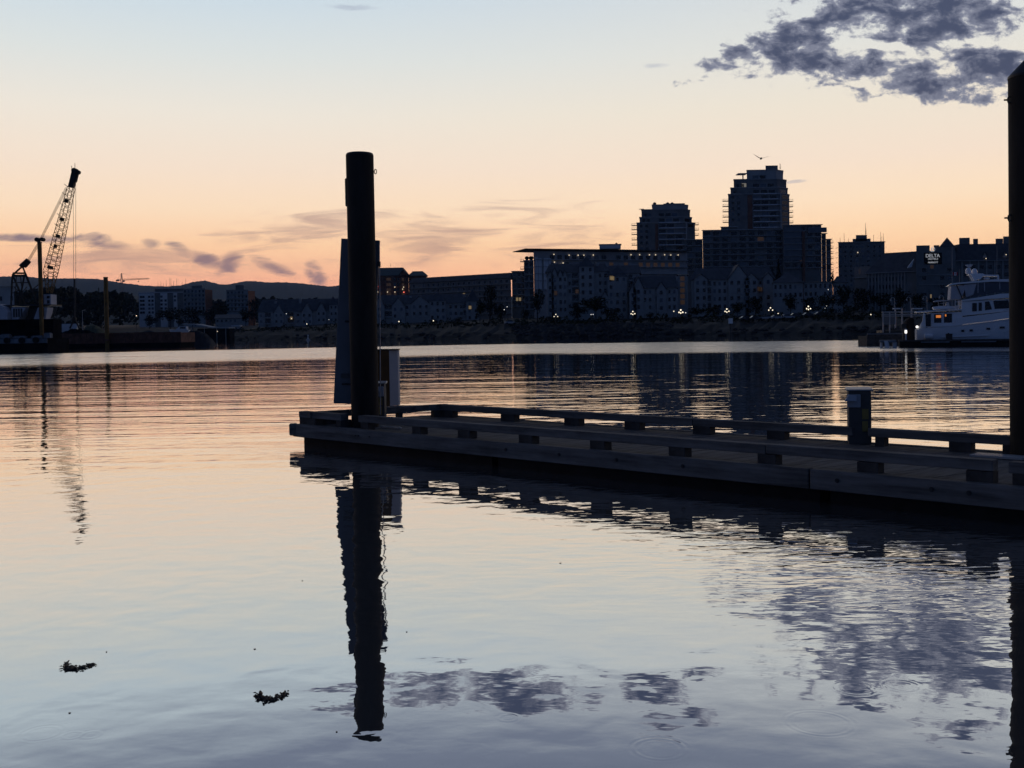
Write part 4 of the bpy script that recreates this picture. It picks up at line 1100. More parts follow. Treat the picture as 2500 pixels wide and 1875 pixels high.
# ------------------------------------------------------------------ trees
def crown(kind, seed, n=1100):
    """unit-height crown (0..1 tall, about 1 wide) of leaf clumps"""
    rnd = random.Random(seed); mb = MB(); lobes = []
    if kind == 'conifer':
        for k in range(46):
            z = 0.08 + 0.9 * (k / 46); r_ = 0.30 * (1 - z) ** 0.85 + 0.012
            for j in range(max(4, int(24 * (1 - z)) + 3)):
                a = rnd.uniform(0, 6.28); rr = r_ * rnd.uniform(.25, 1.12)
                lobes.append((Vector((math.cos(a) * rr, math.sin(a) * rr, z - rr * .25)), 0.028))
        pts = [(c + Vector((rnd.gauss(0, .01), rnd.gauss(0, .01), rnd.gauss(0, .008))), rnd.uniform(.02, .042)) for c, _ in lobes for _2 in range(2)]
    else:
        for k in range(13 if kind == 'broad' else 9):
            a = rnd.uniform(0, 6.28); rr = rnd.uniform(0, .33); z = rnd.uniform(.28, .84)
            lobes.append((Vector((math.cos(a) * rr, math.sin(a) * rr, z)), rnd.uniform(.12, .22)))
        pts = []
        for i in range(n):
            c, r_ = lobes[i % len(lobes)]
            d = Vector((rnd.gauss(0, 1), rnd.gauss(0, 1), rnd.gauss(0, 1))).normalized() * r_ * rnd.random() ** .4
            d.z *= .8
            pts.append((c + d, rnd.uniform(.018, .045)))
    for c, s_ in pts:
        q = Vector((rnd.gauss(0, 1), rnd.gauss(0, 1), rnd.gauss(0, 1))).normalized(); t = q.orthogonal().normalized(); b_ = q.cross(t)
        a = rnd.uniform(0, 6.28); u = (t * math.cos(a) + b_ * math.sin(a)) * s_; v = (b_ * math.cos(a) - t * math.sin(a)) * s_ * .6
        mb.add([c - u, c - v * .9 + u * .1, c + u, c + v], [(0, 1, 2, 3)])
    me = bpy.data.meshes.new('crown'); me.from_pydata([Vector(p) for p in mb.v], [], mb.f)
    me.materials.append(MATS['conifer' if kind == 'conifer' else ('leaf_dark' if seed % 2 else 'leaf_mid')]); me.update()
    return me
def trunk_mesh(seed, kind):
    rnd = random.Random(seed); mb = MB()
    if kind == 'conifer': mb.tube((0, 0, 0), (0, 0, .95), .02, .004, 6)
    else:
        mb.tube((0, 0, 0), (.01, 0, .34), .03, .022, 7)
        for k in range(5):
            a = rnd.uniform(0, 6.28); e_ = Vector((math.cos(a) * .2, math.sin(a) * .2, rnd.uniform(.55, .75)))
            mb.tube((.01, 0, .33), e_, .018, .005, 5)
    me = bpy.data.meshes.new('trunk'); me.from_pydata([Vector(p) for p in mb.v], [], mb.f); me.materials.append(MATS['bark']); me.update()
    return me
CROWNS = {'broad': [crown('broad', s_) for s_ in (1, 2, 3, 4)], 'bush': [crown('bush', s_, 700) for s_ in (5, 6, 7)], 'conifer': [crown('conifer', s_) for s_ in (9, 10)]}
TRUNKS = {k: [trunk_mesh(s_, k) for s_ in (1, 2)] for k in CROWNS}
tree_n = 0
def tree(px, D, wpx, top, kind, label, group=None, cat='tree'):
    global tree_n
    zg = max(0.2, land_z(px, D)) - .3; zt = zat(px, top, D); h = zt - zg
    p = at(px, 780, D); wd = wpx / F * D
    nm = {'broad': 'broadleaf_tree', 'bush': 'bush', 'conifer': 'conifer_tree'}[kind]
    root = thing(nm, label, cat, (p.x, D, zg), group)
    i = tree_n; tree_n += 1
    c = bpy.data.objects.new('crown', CROWNS[kind][i % len(CROWNS[kind])]); t = bpy.data.objects.new('trunk', TRUNKS[kind][i % 2])
    for o in (c, t):
        COL.objects.link(o); o.parent = root
    kw = wd / (0.95 if kind != 'conifer' else .6)
    base = -.12 * h if kind == 'bush' else 0
    c.scale = (kw, kw, h * (1.22 if kind == 'bush' else 1.0)); t.scale = (h * .6, h * .6, h)
    c.location.z = base - (.1 * h if kind == 'bush' else 0)
    root.rotation_euler.z = (i * 2.4) % 6.28
    return root
DT = 'dark trees along the far bank'
for px, D, w_, t_, k, lab in (
    (1196, 400, 52, 690, 'broad', 'tall dark tree between the spired townhouses and the white finned condo'),
    (1172, 398, 40, 722, 'broad', 'dark tree just left of the tallest tree by the townhouses'),
    (1222, 392, 40, 738, 'broad', 'dark tree right of the tallest tree by the townhouses'),
    (1312, 385, 46, 700, 'broad', 'dark tree in front of the white fins of the long condo block'),
    (1288, 380, 44, 748, 'bush', 'low bush under the lit yellow windows'),
    (1455, 372, 96, 713, 'broad', 'broad dark tree in front of the turreted gabled condos'),
    (1410, 368, 60, 742, 'broad', 'smaller dark tree left of the broad one below the turret'),
    (1500, 365, 56, 745, 'bush', 'dark bush right of the broad tree below the turret'),
    (1588, 352, 60, 758, 'bush', 'dark bush left of the brightest pair of globe lamps'),
    (1700, 350, 60, 744, 'broad', 'dark tree left of the white channel marker'),
    (1748, 350, 56, 742, 'broad', 'dark tree behind the white channel marker'),
    (1800, 352, 54, 735, 'broad', 'dark tree right of the white channel marker'),
    (1845, 354, 56, 722, 'broad', 'dark tree left of the pavilion, above the parked cars'),
    (1902, 440, 34, 630, 'conifer', 'slender tree rising against the podium block'),
    (1888, 442, 30, 646, 'broad', 'round tree top against the podium, left of the slender one'),
    (1930, 352, 54, 716, 'broad', 'dark tree in front of the pavilion'),
    (1975, 350, 52, 722, 'broad', 'dark tree right of the pavilion by a globe lamp'),
    (2018, 350, 58, 708, 'broad', 'dark tree under the right end of the podium block'),
    (2033, 430, 22, 655, 'broad', 'small tree in the bright gap between podium and slab block'),
    (2060, 345, 64, 690, 'broad', 'dark tree in front of the small hipped house'),
    (2105, 342, 66, 698, 'broad', 'dark tree left of the hotel columns'),
    (2150, 340, 66, 704, 'broad', 'dark tree in front of the hotel columns'),
    (2196, 338, 60, 698, 'broad', 'dark tree below the white glazed hotel gable'),
    (2240, 336, 60, 712, 'broad', 'dark tree below the hotel sign, left of the yacht'),
    (2290, 336, 60, 722, 'broad', 'dark tree below the hotel sign, behind the yacht canvas'),
    (2085, 322, 70, 740, 'bush', 'dark bush on the bank left of the single round lamp'),
    (2170, 320, 74, 744, 'bush', 'dark bush on the bank right of the single round lamp'),
    (2030, 325, 60, 748, 'bush', 'dark bush on the bank below the podium end'),
    (1965, 328, 40, 760, 'bush', 'low bush right of the parked cars'),
    (1120, 410, 60, 770, 'bush', 'low bush below the pyramid roofed townhouse'),
    (1060, 415, 50, 778, 'bush', 'low bush below the hip roofed townhouse'),
    (1350, 360, 60, 768, 'bush', 'low bush left of the pair of small path lamps'),
    (620, 690, 40, 724, 'broad', 'tree right of the lone hillside apartment block'),
    (540, 700, 44, 726, 'broad', 'tree left of the lone hillside apartment block'),
    (520, 640, 60, 744, 'broad', 'dark tree below the brick sided apartment block'),
    (600, 640, 54, 752, 'broad', 'dark tree below the lone hillside apartment block'),
    (470, 620, 70, 748, 'broad', 'dark tree covering the foot of the grey balcony block'),
    (415, 615, 76, 742, 'broad', 'dark tree covering the foot of the white slab block'),
    (365, 620, 50, 766, 'broad', 'low dark tree at the left foot of the white slab block'),
    (188, 500, 30, 700, 'conifer', 'tall conifer beside the crane hoist lines'),
    (243, 600, 18, 700, 'conifer', 'slim spruce left of the spud pile'),
    (60, 480, 70, 722, 'broad', 'dark tree behind the crane gantry')):
    tree(px, D, w_, t_, k, lab)
# shrubs along the top of the rocky bank
i = 0
# far wooded slope: one mass
def woodland():
    rnd = random.Random(21); mb = MB()
    sky_ = [(-120, 716), (0, 716), (60, 714), (110, 706), (150, 704), (175, 706), (188, 708), (205, 722), (250, 712), (270, 716), (310, 716), (335, 738), (420, 744), (500, 742), (540, 734), (640, 730), (830, 738)]
    for i in range(15000):
        px = rnd.uniform(-120, 830); t = rnd.random(); D = (800 if 325 < px < 640 else 640) + 260 * t if px > 300 else 520 + 260 * t
        top = interp(sky_, px) + 5 * math.sin(px * .21) * math.sin(px * .083) - 3 + abs(rnd.gauss(0, 3))
        py = top + (790 - top) * (1 - t) * rnd.uniform(.0, 1.0) + (1 - t) * 6
        c = at(px, py, D); s_ = rnd.uniform(.7, 2.0)
        q = Vector((rnd.gauss(0, 1), rnd.gauss(0, 1), rnd.gauss(0, 1))).normalized(); u = q.orthogonal().normalized() * s_; v = q.cross(u) * .7
        mb.add([c - u, c - v, c + u, c + v], [(0, 1, 2, 3)])
    return tag(mb.build('woodland', 'leaf_dark'), 'dark wooded slope below the hills at left', 'woodland', kind='stuff')
woodland()
def scrub():
    rnd = random.Random(5); mb = MB()
    for i in range(9000):
        px = rnd.uniform(500, 2500); o_ = rnd.uniform(22, 46); D = interp(SHORE, px) + o_
        cl = math.sin(px * .11) + math.sin(px * .047 + 1) + math.sin(px * .31)
        h = max(.2, 1.1 + .8 * cl)
        c = Vector(((px - 1250) / F * D, D, interp(OFFS, o_) + rnd.random() * h)); s_ = rnd.uniform(.25, .6)
        q = Vector((rnd.gauss(0, 1), rnd.gauss(0, 1), rnd.gauss(0, 1))).normalized(); u = q.orthogonal().normalized() * s_; v = q.cross(u) * .6
        mb.add([c - u, c - v, c + u, c + v], [(0, 1, 2, 3)])
    return tag(mb.build('scrub', 'leaf_mid'), 'low dark scrub along the top of the far bank', 'scrub', kind='stuff')
scrub()
def boulders():
    rnd = random.Random(8); mb = MB()
    for i in range(900):
        px = rnd.choice((rnd.uniform(1250, 1640), rnd.uniform(1250, 1640), rnd.uniform(560, 2400)))
        o_ = rnd.uniform(0, 24 if 1250 < px < 1640 else 8); D = interp(SHORE, px) + o_
        c = Vector(((px - 1250) / F * D, D, interp(OFFS, o_) + .1)); s_ = rnd.uniform(.3, 1.0) * (1.6 if 1300 < px < 1600 and rnd.random() < .3 else 1)
        ring = lambda k, z: [c + Vector((math.cos(6.28 * j / 6 + k) * s_ * k * rnd.uniform(.8, 1.2), math.sin(6.28 * j / 6 + k) * s_ * k * rnd.uniform(.8, 1.2), z * s_ * .7)) for j in range(6)]
        mb.loft([ring(.9, -.4), ring(1.1, .2), ring(.6, .8)])
    return tag(mb.build('shore_rocks', 'rock'), 'jumbled grey rocks along the far waterline', 'rocks', kind='stuff')
boulders()

# ------------------------------------------------------------------ lamps on the far path
def globe_lamp(px, py, D, n, label, r_=.34, m='lamp_globe', group=None, spread=1.0):
    r_ *= .64
    zg = max(.3, land_z(px, D)) - .2
    c = at(px, py, D); root = thing('street_lamp', label, 'lamp', (c.x, D, zg), group)
    MB().tube((c.x, D, zg), (c.x, D, c.z - r_), .09, .05, 6).build('post', 'dark_metal', root)
    if n == 1:
        MB().ball(c, r_, 10).build('globe', m, root)
    else:
        MB().ball(c, r_, 10).build('globe', m, root)
        offs = [(-.62, -.75), (.62, -.75), (-.05, -1.0)][:n - 1]
        for ox, oz in offs:
            MB().tube((c.x, D, c.z - r_ - .5), (c.x + ox * spread, D - .25, c.z + oz - r_), .04, .04, 5).build('arm', 'dark_metal', root)
            MB().ball((c.x + ox * spread, D - .25, c.z + oz), r_ * .92, 10).build('globe', m, root)
    return root
G = 'globe lamps along the far path'
for px, py, D, n, lab, r_ in (
    (1357, 767.5, 352, 3, 'three globe street lamp below the twin gabled condos', .26),
    (1443, 768, 350, 1, 'small single path lamp under the broad tree, left one of two', .20),
    (1448, 767.5, 350, 1, 'small single path lamp under the broad tree, right one of two', .18),
    (1545, 760.5, 346, 4, 'bright globe cluster lamp below the stepping gabled condos', .34),
    (1645, 760, 343, 1, 'single globe lamp just left of the brightest cluster lamp', .26),
    (1662, 757, 342, 4, 'brightest globe cluster lamp at the foot of the amber stair tower', .42),
    (1674, 763.5, 342, 1, 'single globe lamp just right of the brightest cluster lamp', .22),
    (1774.5, 754.5, 336, 4, 'globe cluster lamp above the white channel marker', .36),
    (1881, 751.5, 334, 3, 'slanting globe cluster lamp below the pavilion', .34),
    (1900, 766, 330, 1, 'single globe lamp over the parked cars', .36),
    (1973.5, 748, 332, 4, 'globe cluster lamp right of the parked cars', .36),
    (2018, 747, 334, 2, 'dim two globe lamp under the podium end', .14),
    (2126, 768, 318, 1, 'single round lamp in the dark trees left of the yacht', .32),
    (974, 785, 412, 1, 'single round lamp below the left gabled townhouses', .36),
    (1058, 783, 405, 1, 'single round lamp below the hip roofed townhouse', .34),
    (749, 791, 520, 1, 'single round lamp left of the end pile', .38),
    (333, 771, 560, 1, 'single round lamp at left below the white slab block', .40),
    (712, 778, 548, 1, 'small lamp among the townhouses left of the end pile', .30),
    (699, 766, 550, 1, 'upper small lamp on the townhouses left of the end pile', .24),
    (1238, 749, 430, 1, 'small lamp beside the lit yellow windows, upper', .22),
    (1231, 756, 430, 1, 'small lamp beside the lit yellow windows, lower', .22),
    (2022, 707, 365, 1, 'small white lamp beside the entrance block', .18),
    (803, 780, 540, 1, 'faint small lamp close left of the end pile', .2)):
    globe_lamp(px, py, D, n, lab, r_, 'lamp_cool' if r_ < .25 else 'lamp_globe', G)

# gooseneck promenade lamps, unlit
def gooseneck(px, top, D, label):
    zg = max(.4, land_z(px, D)) - .2; c = at(px, top, D); root = thing('gooseneck_lamp', label, 'lamp', (c.x, D, zg), 'unlit gooseneck lamps behind the yacht')
    pts = [Vector((c.x, D, c.z - .6))] + [Vector((c.x - .55 + .55 * math.cos(R(a)), D, c.z - .6 + .6 * math.sin(R(a)))) for a in range(30, 181, 30)]
    MB().tube((c.x, D, zg), pts[0], .09, .07, 6).path(pts, .07, 6).build('post', 'metal_trim', root)
    MB().lathe(pts[-1] + Vector((0, 0, -.35)), [(.3, 0), (.22, .2), (.06, .38)], 8).build('lamp_head', 'metal_trim', root)
for px, t_, w_ in ((2184, 726, 'leftmost, over the gangway'), (2223, 725, 'second from left, left of the yacht roof'), (2263, 722.5, 'third from left, above the tender'), (2303, 720.5, 'rightmost, beside the canvas enclosure')):
    gooseneck(px, t_, 292, 'slender unlit gooseneck lamp, ' + w_)
# plain lamp post at left
c = at(204, 757, 400); lp = thing('street_lamp', 'plain unlit lamp post behind the barge, left of the spud pile', 'lamp', (c.x, 400, 1.5))
MB().tube((c.x - .5, 400, 1.5), (c.x - .5, 400, c.z - .2), .11, .08, 6).tube((c.x - .5, 400, c.z - .2), (c.x + .2, 400, c.z), .07).build('post', 'metal_trim', lp)
MB().obox((c.x + .35, 400, c.z), (.35, 0, .04), (0, .15, 0), (0, 0, .08)).build('lamp_head', 'metal_trim', lp)

# ------------------------------------------------------------------ parked cars
def car(px, py, D, m, label, yaw=0):
    zg = land_z(px, D) + .45; p = at(px, py, D)
    root = thing('parked_car', label, 'car', (0, 0, 0), 'cars parked on the far bank')
    y0, y1 = -.88, .88
    prof = [(-2.15, .35), (2.15, .35), (2.2, .75), (1.5, .92), (-1.9, .98), (-2.2, .8)]
    MB().hull([(x, y0, z) for x, z in prof], [(x, y1, z) for x, z in prof]).build('body', m, root, bevel=.06)
    cab = [(-1.75, .97), (.95, .93), (.25, 1.45), (-1.2, 1.47)]
    MB().hull([(x, y0 + .12, z) for x, z in cab], [(x, y1 - .12, z) for x, z in cab]).build('cabin', 'window_glass', root)
    MB().box(-1.22, .28, y0 + .14, y1 - .14, 1.455, 1.49).build('roof', m, root)
    for x in (-1.35, 1.35):
        for y in (y0 - .02, y1 - .18): MB().tube((x, y, .33), (x, y + .2, .33), .33, .33, 14).build('wheel', 'tyre', root)
    for y in (-.6, .6): MB().box(2.19, 2.24, y - .18, y + .18, .62, .76).build('headlight', 'metal_trim', root)
    root.location = (p.x, D, zg); root['wo'] = tuple(root.location); root.rotation_euler.z = yaw
    return root
for i, (px, D, m, lab, yw) in enumerate(((1822, 322, 'car_dark', 'dark parked car at the left end of the row', .15), (1846, 321, 'car_dark', 'dark parked car, second in the row from left', .1), (1868, 321, 'car_silver', 'silver parked car with a red tail lamp glow', 3.0),
                             (1898, 320, 'car_silver', 'silver parked car directly under the single globe lamp', .1), (1922, 320, 'car_silver', 'pale parked car at the right end of the row', .2), (1945, 324, 'car_dark', 'dark car parked apart, right of the row', .0),
                             (1976, 324, 'car_dark', 'dark car below the right hand cluster lamp', .1), (2005, 326, 'car_dark', 'dark car farthest right, under the podium end', .1), (1246, 362, 'car_silver', 'silver car alone on the bank below the lit yellow windows', .2))):
    c_ = car(px, 770, D, m, lab, yw)
q = at(1874, 774, 319); MB().ball((0, 0, 0), .12, 8)

# ------------------------------------------------------------------ channel marker
DM = 262
c = at(1783, 783, DM); mk = thing('channel_marker', 'dark post marker with white square board near the far shore', 'marker', (c.x, DM, -.5))
MB().tube((c.x, DM, -.5), (c.x, DM, zat(1783, 770, DM)), .3, .26, 8).build('post', 'dark_timber', mk)
MB().box(c.x - .55, c.x + .55, DM - .36, DM - .28, zat(1783, 790, DM), zat(1783, 777, DM)).build('board', 'white_paint', mk)
MB().box(c.x - .7, c.x + .7, DM - .5, DM + .5, zat(1783, 765, DM), zat(1783, 763, DM)).build('platform', 'dark_metal', mk)
MB().tube((c.x - .5, DM, zat(1783, 770, DM)), (c.x - .5, DM, zat(1783, 763.5, DM)), .06).tube((c.x + .5, DM, zat(1783, 770, DM)), (c.x + .5, DM, zat(1783, 763.5, DM)), .06).build('strut', 'dark_metal', mk)
c = at(752, 826, 420); by = thing('buoy', 'small pale buoy off the shore left of the end pile', 'buoy', (c.x, 420, 0))
MB().lathe((c.x, 420, -.2), [(.9, 0), (.9, .6), (.3, .8)], 10).build('float', 'grey_render', by)
MB().lathe((c.x, 420, .6), [(.3, 0), (.12, 1.1), (.3, 1.15), (.3, 1.6), (.05, 1.7)], 8).build('tower', 'pale_render', by)

# ------------------------------------------------------------------ gulls
def bird(px, py, D, span, label, name='gull'):
    c = at(px, py, D); k = span / 2
    mb = MB(); rings = []
    for t, r_ in ((-.28, .01), (-.18, .045), (-.02, .065), (.12, .05), (.2, .035), (.26, .03), (.32, .008)):
        rings.append([c + Vector((math.cos(6.28 * i / 8) * r_ * 1.0 * span, t * span * .8, math.sin(6.28 * i / 8) * r_ * span)) for i in range(8)])
    mb.loft(rings)
    for s_, tipz in ((-1, .52), (1, .20)):
        spine = [Vector((s_ * .02, 0, .02)), Vector((s_ * .30, .05, .02 + tipz * .25)), Vector((s_ * .62, .0, .04 + tipz * .62)), Vector((s_ * 1.0, -.18, tipz))]
        ch = [.17, .16, .12, .015]; th = [.03, .022, .014, .006]
        rg = []
        for p, w_, t in zip(spine, ch, th):
            q = c + p * k
            rg.append([q + Vector((0, w_ * k * a, t * k * b)) for a, b in ((1, 0), (0, 1), (-1, 0), (0, -1))])
        mb.loft(rg)
    return tag(mb.build(name, 'gull_feather'), label, 'bird')
bird(1858, 387, 62, 1.0, 'gull gliding with raised wings above the tallest tower')
bird(1748, 148, 120, .55, 'tiny dark bird in front of the upper right cloud', 'bird')
bird(366, 641, 200, .8, 'tiny distant bird low over the hills at left', 'bird')

# ------------------------------------------------------------------ tower crane far away
DC = 1100
c = at(298, 720, DC); tcn_ = thing('tower_crane', 'distant pale tower crane standing behind the spud pile', 'crane', (c.x, DC, 16))
def lattice(mb, a, b, w0, w1, n, r_, mi=0, tri=False):
    a, b = Vector(a), Vector(b); d = (b - a).normalized(); q = d.cross(Vector((0, 1, 0)))
    q = q.normalized() if q.length > .01 else Vector((1, 0, 0)); p = d.cross(q)
    def ring(t):
        c_ = a.lerp(b, t); w_ = (w0 + (w1 - w0) * t) / 2
        return [c_ + q * w_ + p * w_, c_ - q * w_ + p * w_, c_ - q * w_ - p * w_, c_ + q * w_ - p * w_]
    prev = ring(0)
    for i in range(1, n + 1):
        cur_ = ring(i / n)
        for j in range(4):
            mb.tube(prev[j], cur_[j], r_, r_, 5, mi); mb.tube(cur_[j], cur_[(j + 1) % 4], r_ * .6, r_ * .6, 4, mi)
            mb.tube(prev[j] if i % 2 else prev[(j + 1) % 4], cur_[(j + 1) % 4] if i % 2 else cur_[j], r_ * .6, r_ * .6, 4, mi)
        prev = cur_
    return mb
zj = zat(298, 683, DC)
lattice(MB(), (c.x, DC, 16), (c.x, DC, zj), 1.8, 1.8, 10, .16).build('tower_mast', 'grey_render', tcn_)
lattice(MB(), (c.x, DC, zj), (c.x, DC, zat(298, 667, DC)), 1.6, .5, 3, .16).build('peak', 'grey_render', tcn_)
e1 = at(364, 680, DC); lattice(MB(), (c.x + 1, DC, zj), e1, 1.4, 1.0, 14, .13).build('jib', 'grey_render', tcn_)
e0 = at(286, 683, DC); lattice(MB(), (c.x - 1, DC, zj), e0, 1.4, 1.2, 3, .13).build('counter_jib', 'grey_render', tcn_)
MB().box(e0.x - 1, e0.x + 2, DC - 1, DC + 1, e0.z - 1.6, e0.z).build('counterweight', 'dark_render', tcn_)
pk = Vector((c.x, DC, zat(298, 667, DC)))
MB().tube(pk, e1.lerp(Vector((c.x, DC, zj)), .3), .09, .09, 4).build('tie_rod', 'dark_metal', tcn_); MB().tube(pk, e0, .09, .09, 4).build('tie_rod', 'dark_metal', tcn_)
MB().box(c.x + .9, c.x + 3, DC - 1, DC + .6, zj - 2.4, zj - .8).build('cab', 'grey_render', tcn_)
q = at(338, 681, DC); MB().tube(q, q - Vector((0, 0, 2.5)), .08).box(q.x - .4, q.x + .4, DC - .4, DC + .4, q.z - 3.3, q.z - 2.5).build('hook', 'dark_metal', tcn_)

# ------------------------------------------------------------------ derrick barge at left
DB = 187.0; DR = 240.0
def bp(px, py, dy=0.0): return at(px, py, DB + dy)
# steel barge
b0, b1 = at(124, 840, DR), at(442, 840, DR)
dk = zat(280, 814, DR)
brg = thing('deck_barge', 'long rust red ribbed deck barge at the far left', 'barge', (b0.x, DR, 0))
MB().hull([(b0.x, DR + .2, -.6), (b1.x - .8, DR + .2, -.6), (b1.x - .8, DR + 11, -.6), (b0.x, DR + 11, -.6)], [(b0.x, DR, .95), (b1.x, DR, .95), (b1.x, DR + 11, .95), (b0.x, DR + 11, .95)]).build('hull', 'black_hull', brg)
MB().box(b0.x + .02, b1.x - .02, DR + .05, DR + .25, .953, dk).build('side_wall', 'rust', brg)
MB().box(b1.x - .25, b1.x - .02, DR + .26, DR + 10.9, .953, dk).build('side_wall', 'rust', brg)
MB().box(b0.x + .02, b1.x - .02, DR + 10.7, DR + 10.9, .953, dk).build('side_wall', 'rust', brg)
MB().box(b0.x, b1.x, DR - .08, DR + .32, dk + .002, dk + .14).build('coping', 'rust', brg)
for i in range(20):
    x = b0.x + .8 + i * (b1.x - b0.x - 1.6) / 19
    MB().box(x - .13, x + .13, DR - .10, DR + .045, .96, dk - .02).build('rib', 'rust', brg)
# crane barge
a0, a1 = bp(-90, 840), bp(122, 840)
cb = thing('crane_barge', 'low grey crane barge carrying the derrick at the far left edge', 'barge', (a0.x, DB, 0))
zd = zat(60, 826, DB)
MB().box(a0.x, a1.x, DB - 1, DB + 8, -.7, zd).build('hull', 'black_hull', cb)
MB().box(a0.x, a1.x, DB - 1.12, DB - 1.003, zd - .9, zd - .05).build('rubbing_strake', 'barge_grey', cb)
for px in (-60, -20, 26, 62, 96): 
    p = bp(px, 835); MB().tube((p.x, DB - 1.15, zd - .35), (p.x, DB - 1.55, zd - .35), .55, .55, 12).build('fender', 'tyre', cb)
zt = zat(60, 779, DB)
MB().box(a0.x + .4, bp(133, 780).x - 1.6, DB + 3, DB + 6.6, zd + .002, zt).build('machinery_base', 'black_hull', cb)
# concrete blocks / crates on its edge
rnd = random.Random(4)
for px, w_, t_, lab in ((14, 22, 817, 'pale box crate on the barge edge at far left'), (48, 30, 824, 'long grey crate on the barge edge, middle'), (92, 28, 823, 'white topped crate on the barge edge'), (117, 15, 814, 'pale block at the right end of the crane barge')):
    p = bp(px, t_, -.4); hw = w_ / F * DB / 2
    tag(MB().box(p.x - hw, p.x + hw, DB - .9, DB + .3, zd + .004, max(zd + .35, p.z)).box(p.x - hw * .8, p.x + hw * .8, DB - .7, DB + .1, max(zd + .35, p.z), max(zd + .35, p.z) + .12).build('crate', 'barge_grey', bevel=.05), lab, 'crate', 'crates on the barge edge')
# crane
cr = thing('derrick_crane', 'tall lattice boom derrick crane leaning right at far left', 'crane', (bp(122, 716).x, DB + 5, zt))
YK = DB + 5
def cp(px, py, dy=0.0): return at(px, py, YK + dy)
MB().prism([(cp(64, 744).x, YK - 3), (cp(142, 744).x, YK - 3), (cp(142, 744).x, YK + 1.6), (cp(64, 744).x, YK + 1.6)], zat(100, 748, YK), zat(100, 744.5, YK)).build('platform', 'dark_metal', cr)
MB().box(cp(-40, 744).x, cp(66, 744).x, YK - 3, YK + 3, zat(30, 748, YK), zat(30, 745.5, YK)).build('platform', 'dark_metal', cr)
# pivot pedestal, tapering up
q0, q1 = cp(77, 779), cp(101, 779); q2, q3 = cp(84, 748.5), cp(107, 748.5)
MB().hull([(q0.x, YK - 2, q0.z), (q1.x, YK - 2, q0.z), (q1.x, YK + 1.2, q0.z), (q0.x, YK + 1.2, q0.z)], [(q2.x, YK - 2, q2.z), (q3.x, YK - 2, q2.z), (q3.x, YK + 1.2, q2.z), (q2.x, YK + 1.2, q2.z)]).build('pedestal', 'crane_steel', cr)
# white machinery house, quonset
x0, x1 = cp(-30, 780).x, cp(48, 780).x; z0 = zt + .002; hz_ = zat(20, 743, YK) - z0
pr = [(x0, z0), (x1, z0), (x1, z0 + hz_ * .45), (x1 - .8, z0 + hz_ * .82), (x1 - 2.2, z0 + hz_), (x0 + 1.5, z0 + hz_), (x0 + .4, z0 + hz_ * .8), (x0, z0 + hz_ * .4)]
MB().hull([(x, YK - 4.6, z) for x, z in pr], [(x, YK - 1, z) for x, z in pr]).build('machinery_house', 'canvas', cr)
for a, b, t_ in ((50, 82, 752), (103, 134, 752)):
    u, v = cp(a, 778), cp(b, 778)
    MB().hull([(u.x, YK - 3.4, z0), (v.x - (1.2 if a < 90 else .2), YK - 3.4, z0), (v.x + .2, YK - 3.4, zat(a, t_, YK)), (u.x + (0 if a < 90 else .8), YK - 3.4, zat(a, t_, YK))],
              [(u.x, YK - 1, z0), (v.x - (1.2 if a < 90 else .2), YK - 1, z0), (v.x + .2, YK - 1, zat(a, t_, YK)), (u.x + (0 if a < 90 else .8), YK - 1, zat(a, t_, YK))]).build('side_house', 'canvas', cr)
for px in (56, 62, 68, 74, 118, 126): 
    p = cp(px, 770); MB().box(p.x - .16, p.x + .16, YK - 3.46, YK - 3.404, z0 + .4, z0 + 2.0).build('door' if px in (62, 126) else 'vent', 'dark_metal', cr)
for a, b in (((124, 778), (135, 750)), ((130, 778), (139, 750))): MB().tube(cp(*a, -3.6), cp(*b, -3.2), .10).build('brace', 'dark_metal', cr)
# operator cab
u, v = cp(113, 744), cp(142, 744)
cabo = MB().box(u.x, v.x, YK - 3, YK - .6, zat(128, 744, YK) + .003, zat(128, 720, YK)).build('operator_cab', 'canvas', cr)
MB().box(cp(133, 738).x, cp(139, 738).x, YK - 3.05, YK - 3.004, zat(135, 742, YK), zat(135, 734, YK)).build('window', 'window_glass', cabo)
MB().box(cp(132, 728).x, cp(139, 728).x, YK - 3.05, YK - 3.004, zat(135, 730, YK), zat(135, 724, YK)).build('window', 'window_glass', cabo)
MB().box(cp(124, 738).x, cp(125, 738).x, YK - 3.05, YK - 3.004, zat(125, 743, YK), zat(125, 720, YK)).build('cab_seam', 'dark_metal', cabo)
# A-frame gantry
for dy in (-1.6, 1.6):
    mb = MB()
    for a, b, r_ in (((62, 668), (92, 744), .20), ((30, 673), (27, 744), .16), ((31, 672), (62, 744), .18), ((60, 670), (46, 744), .16)): mb.tube(cp(*a, dy), cp(*b, dy), r_, r_, 5)
    for a, b, r_ in (((29, 690), (70, 690), .09), ((28, 715), (82, 715), .09), ((40, 674), (36, 744), .08), ((50, 674), (58, 744), .08), ((34, 700), (66, 730), .07), ((66, 700), (38, 732), .07)): mb.tube(cp(*a, dy), cp(*b, dy), r_, r_, 5)
    mb.build('gantry_frame', 'crane_steel', cr)
mb = MB()
for a in ((62, 668), (30, 673), (28, 715), (78, 715), (46, 744)): mb.tube(cp(*a, -1.6), cp(*a, 1.6), .12, .12, 5)
mb.tube(cp(30, 673), cp(62, 673), .22)
mb.build('gantry_tie', 'crane_steel', cr)
mb = MB()
for a, b in (((30, 672), (55, 650)), ((55, 650), (62, 668)), ((32, 667), (62, 667)), ((31, 672), (34, 665))): mb.tube(cp(*a), cp(*b), .17, .17, 6)
mb.build('bail', 'crane_yellow', cr)
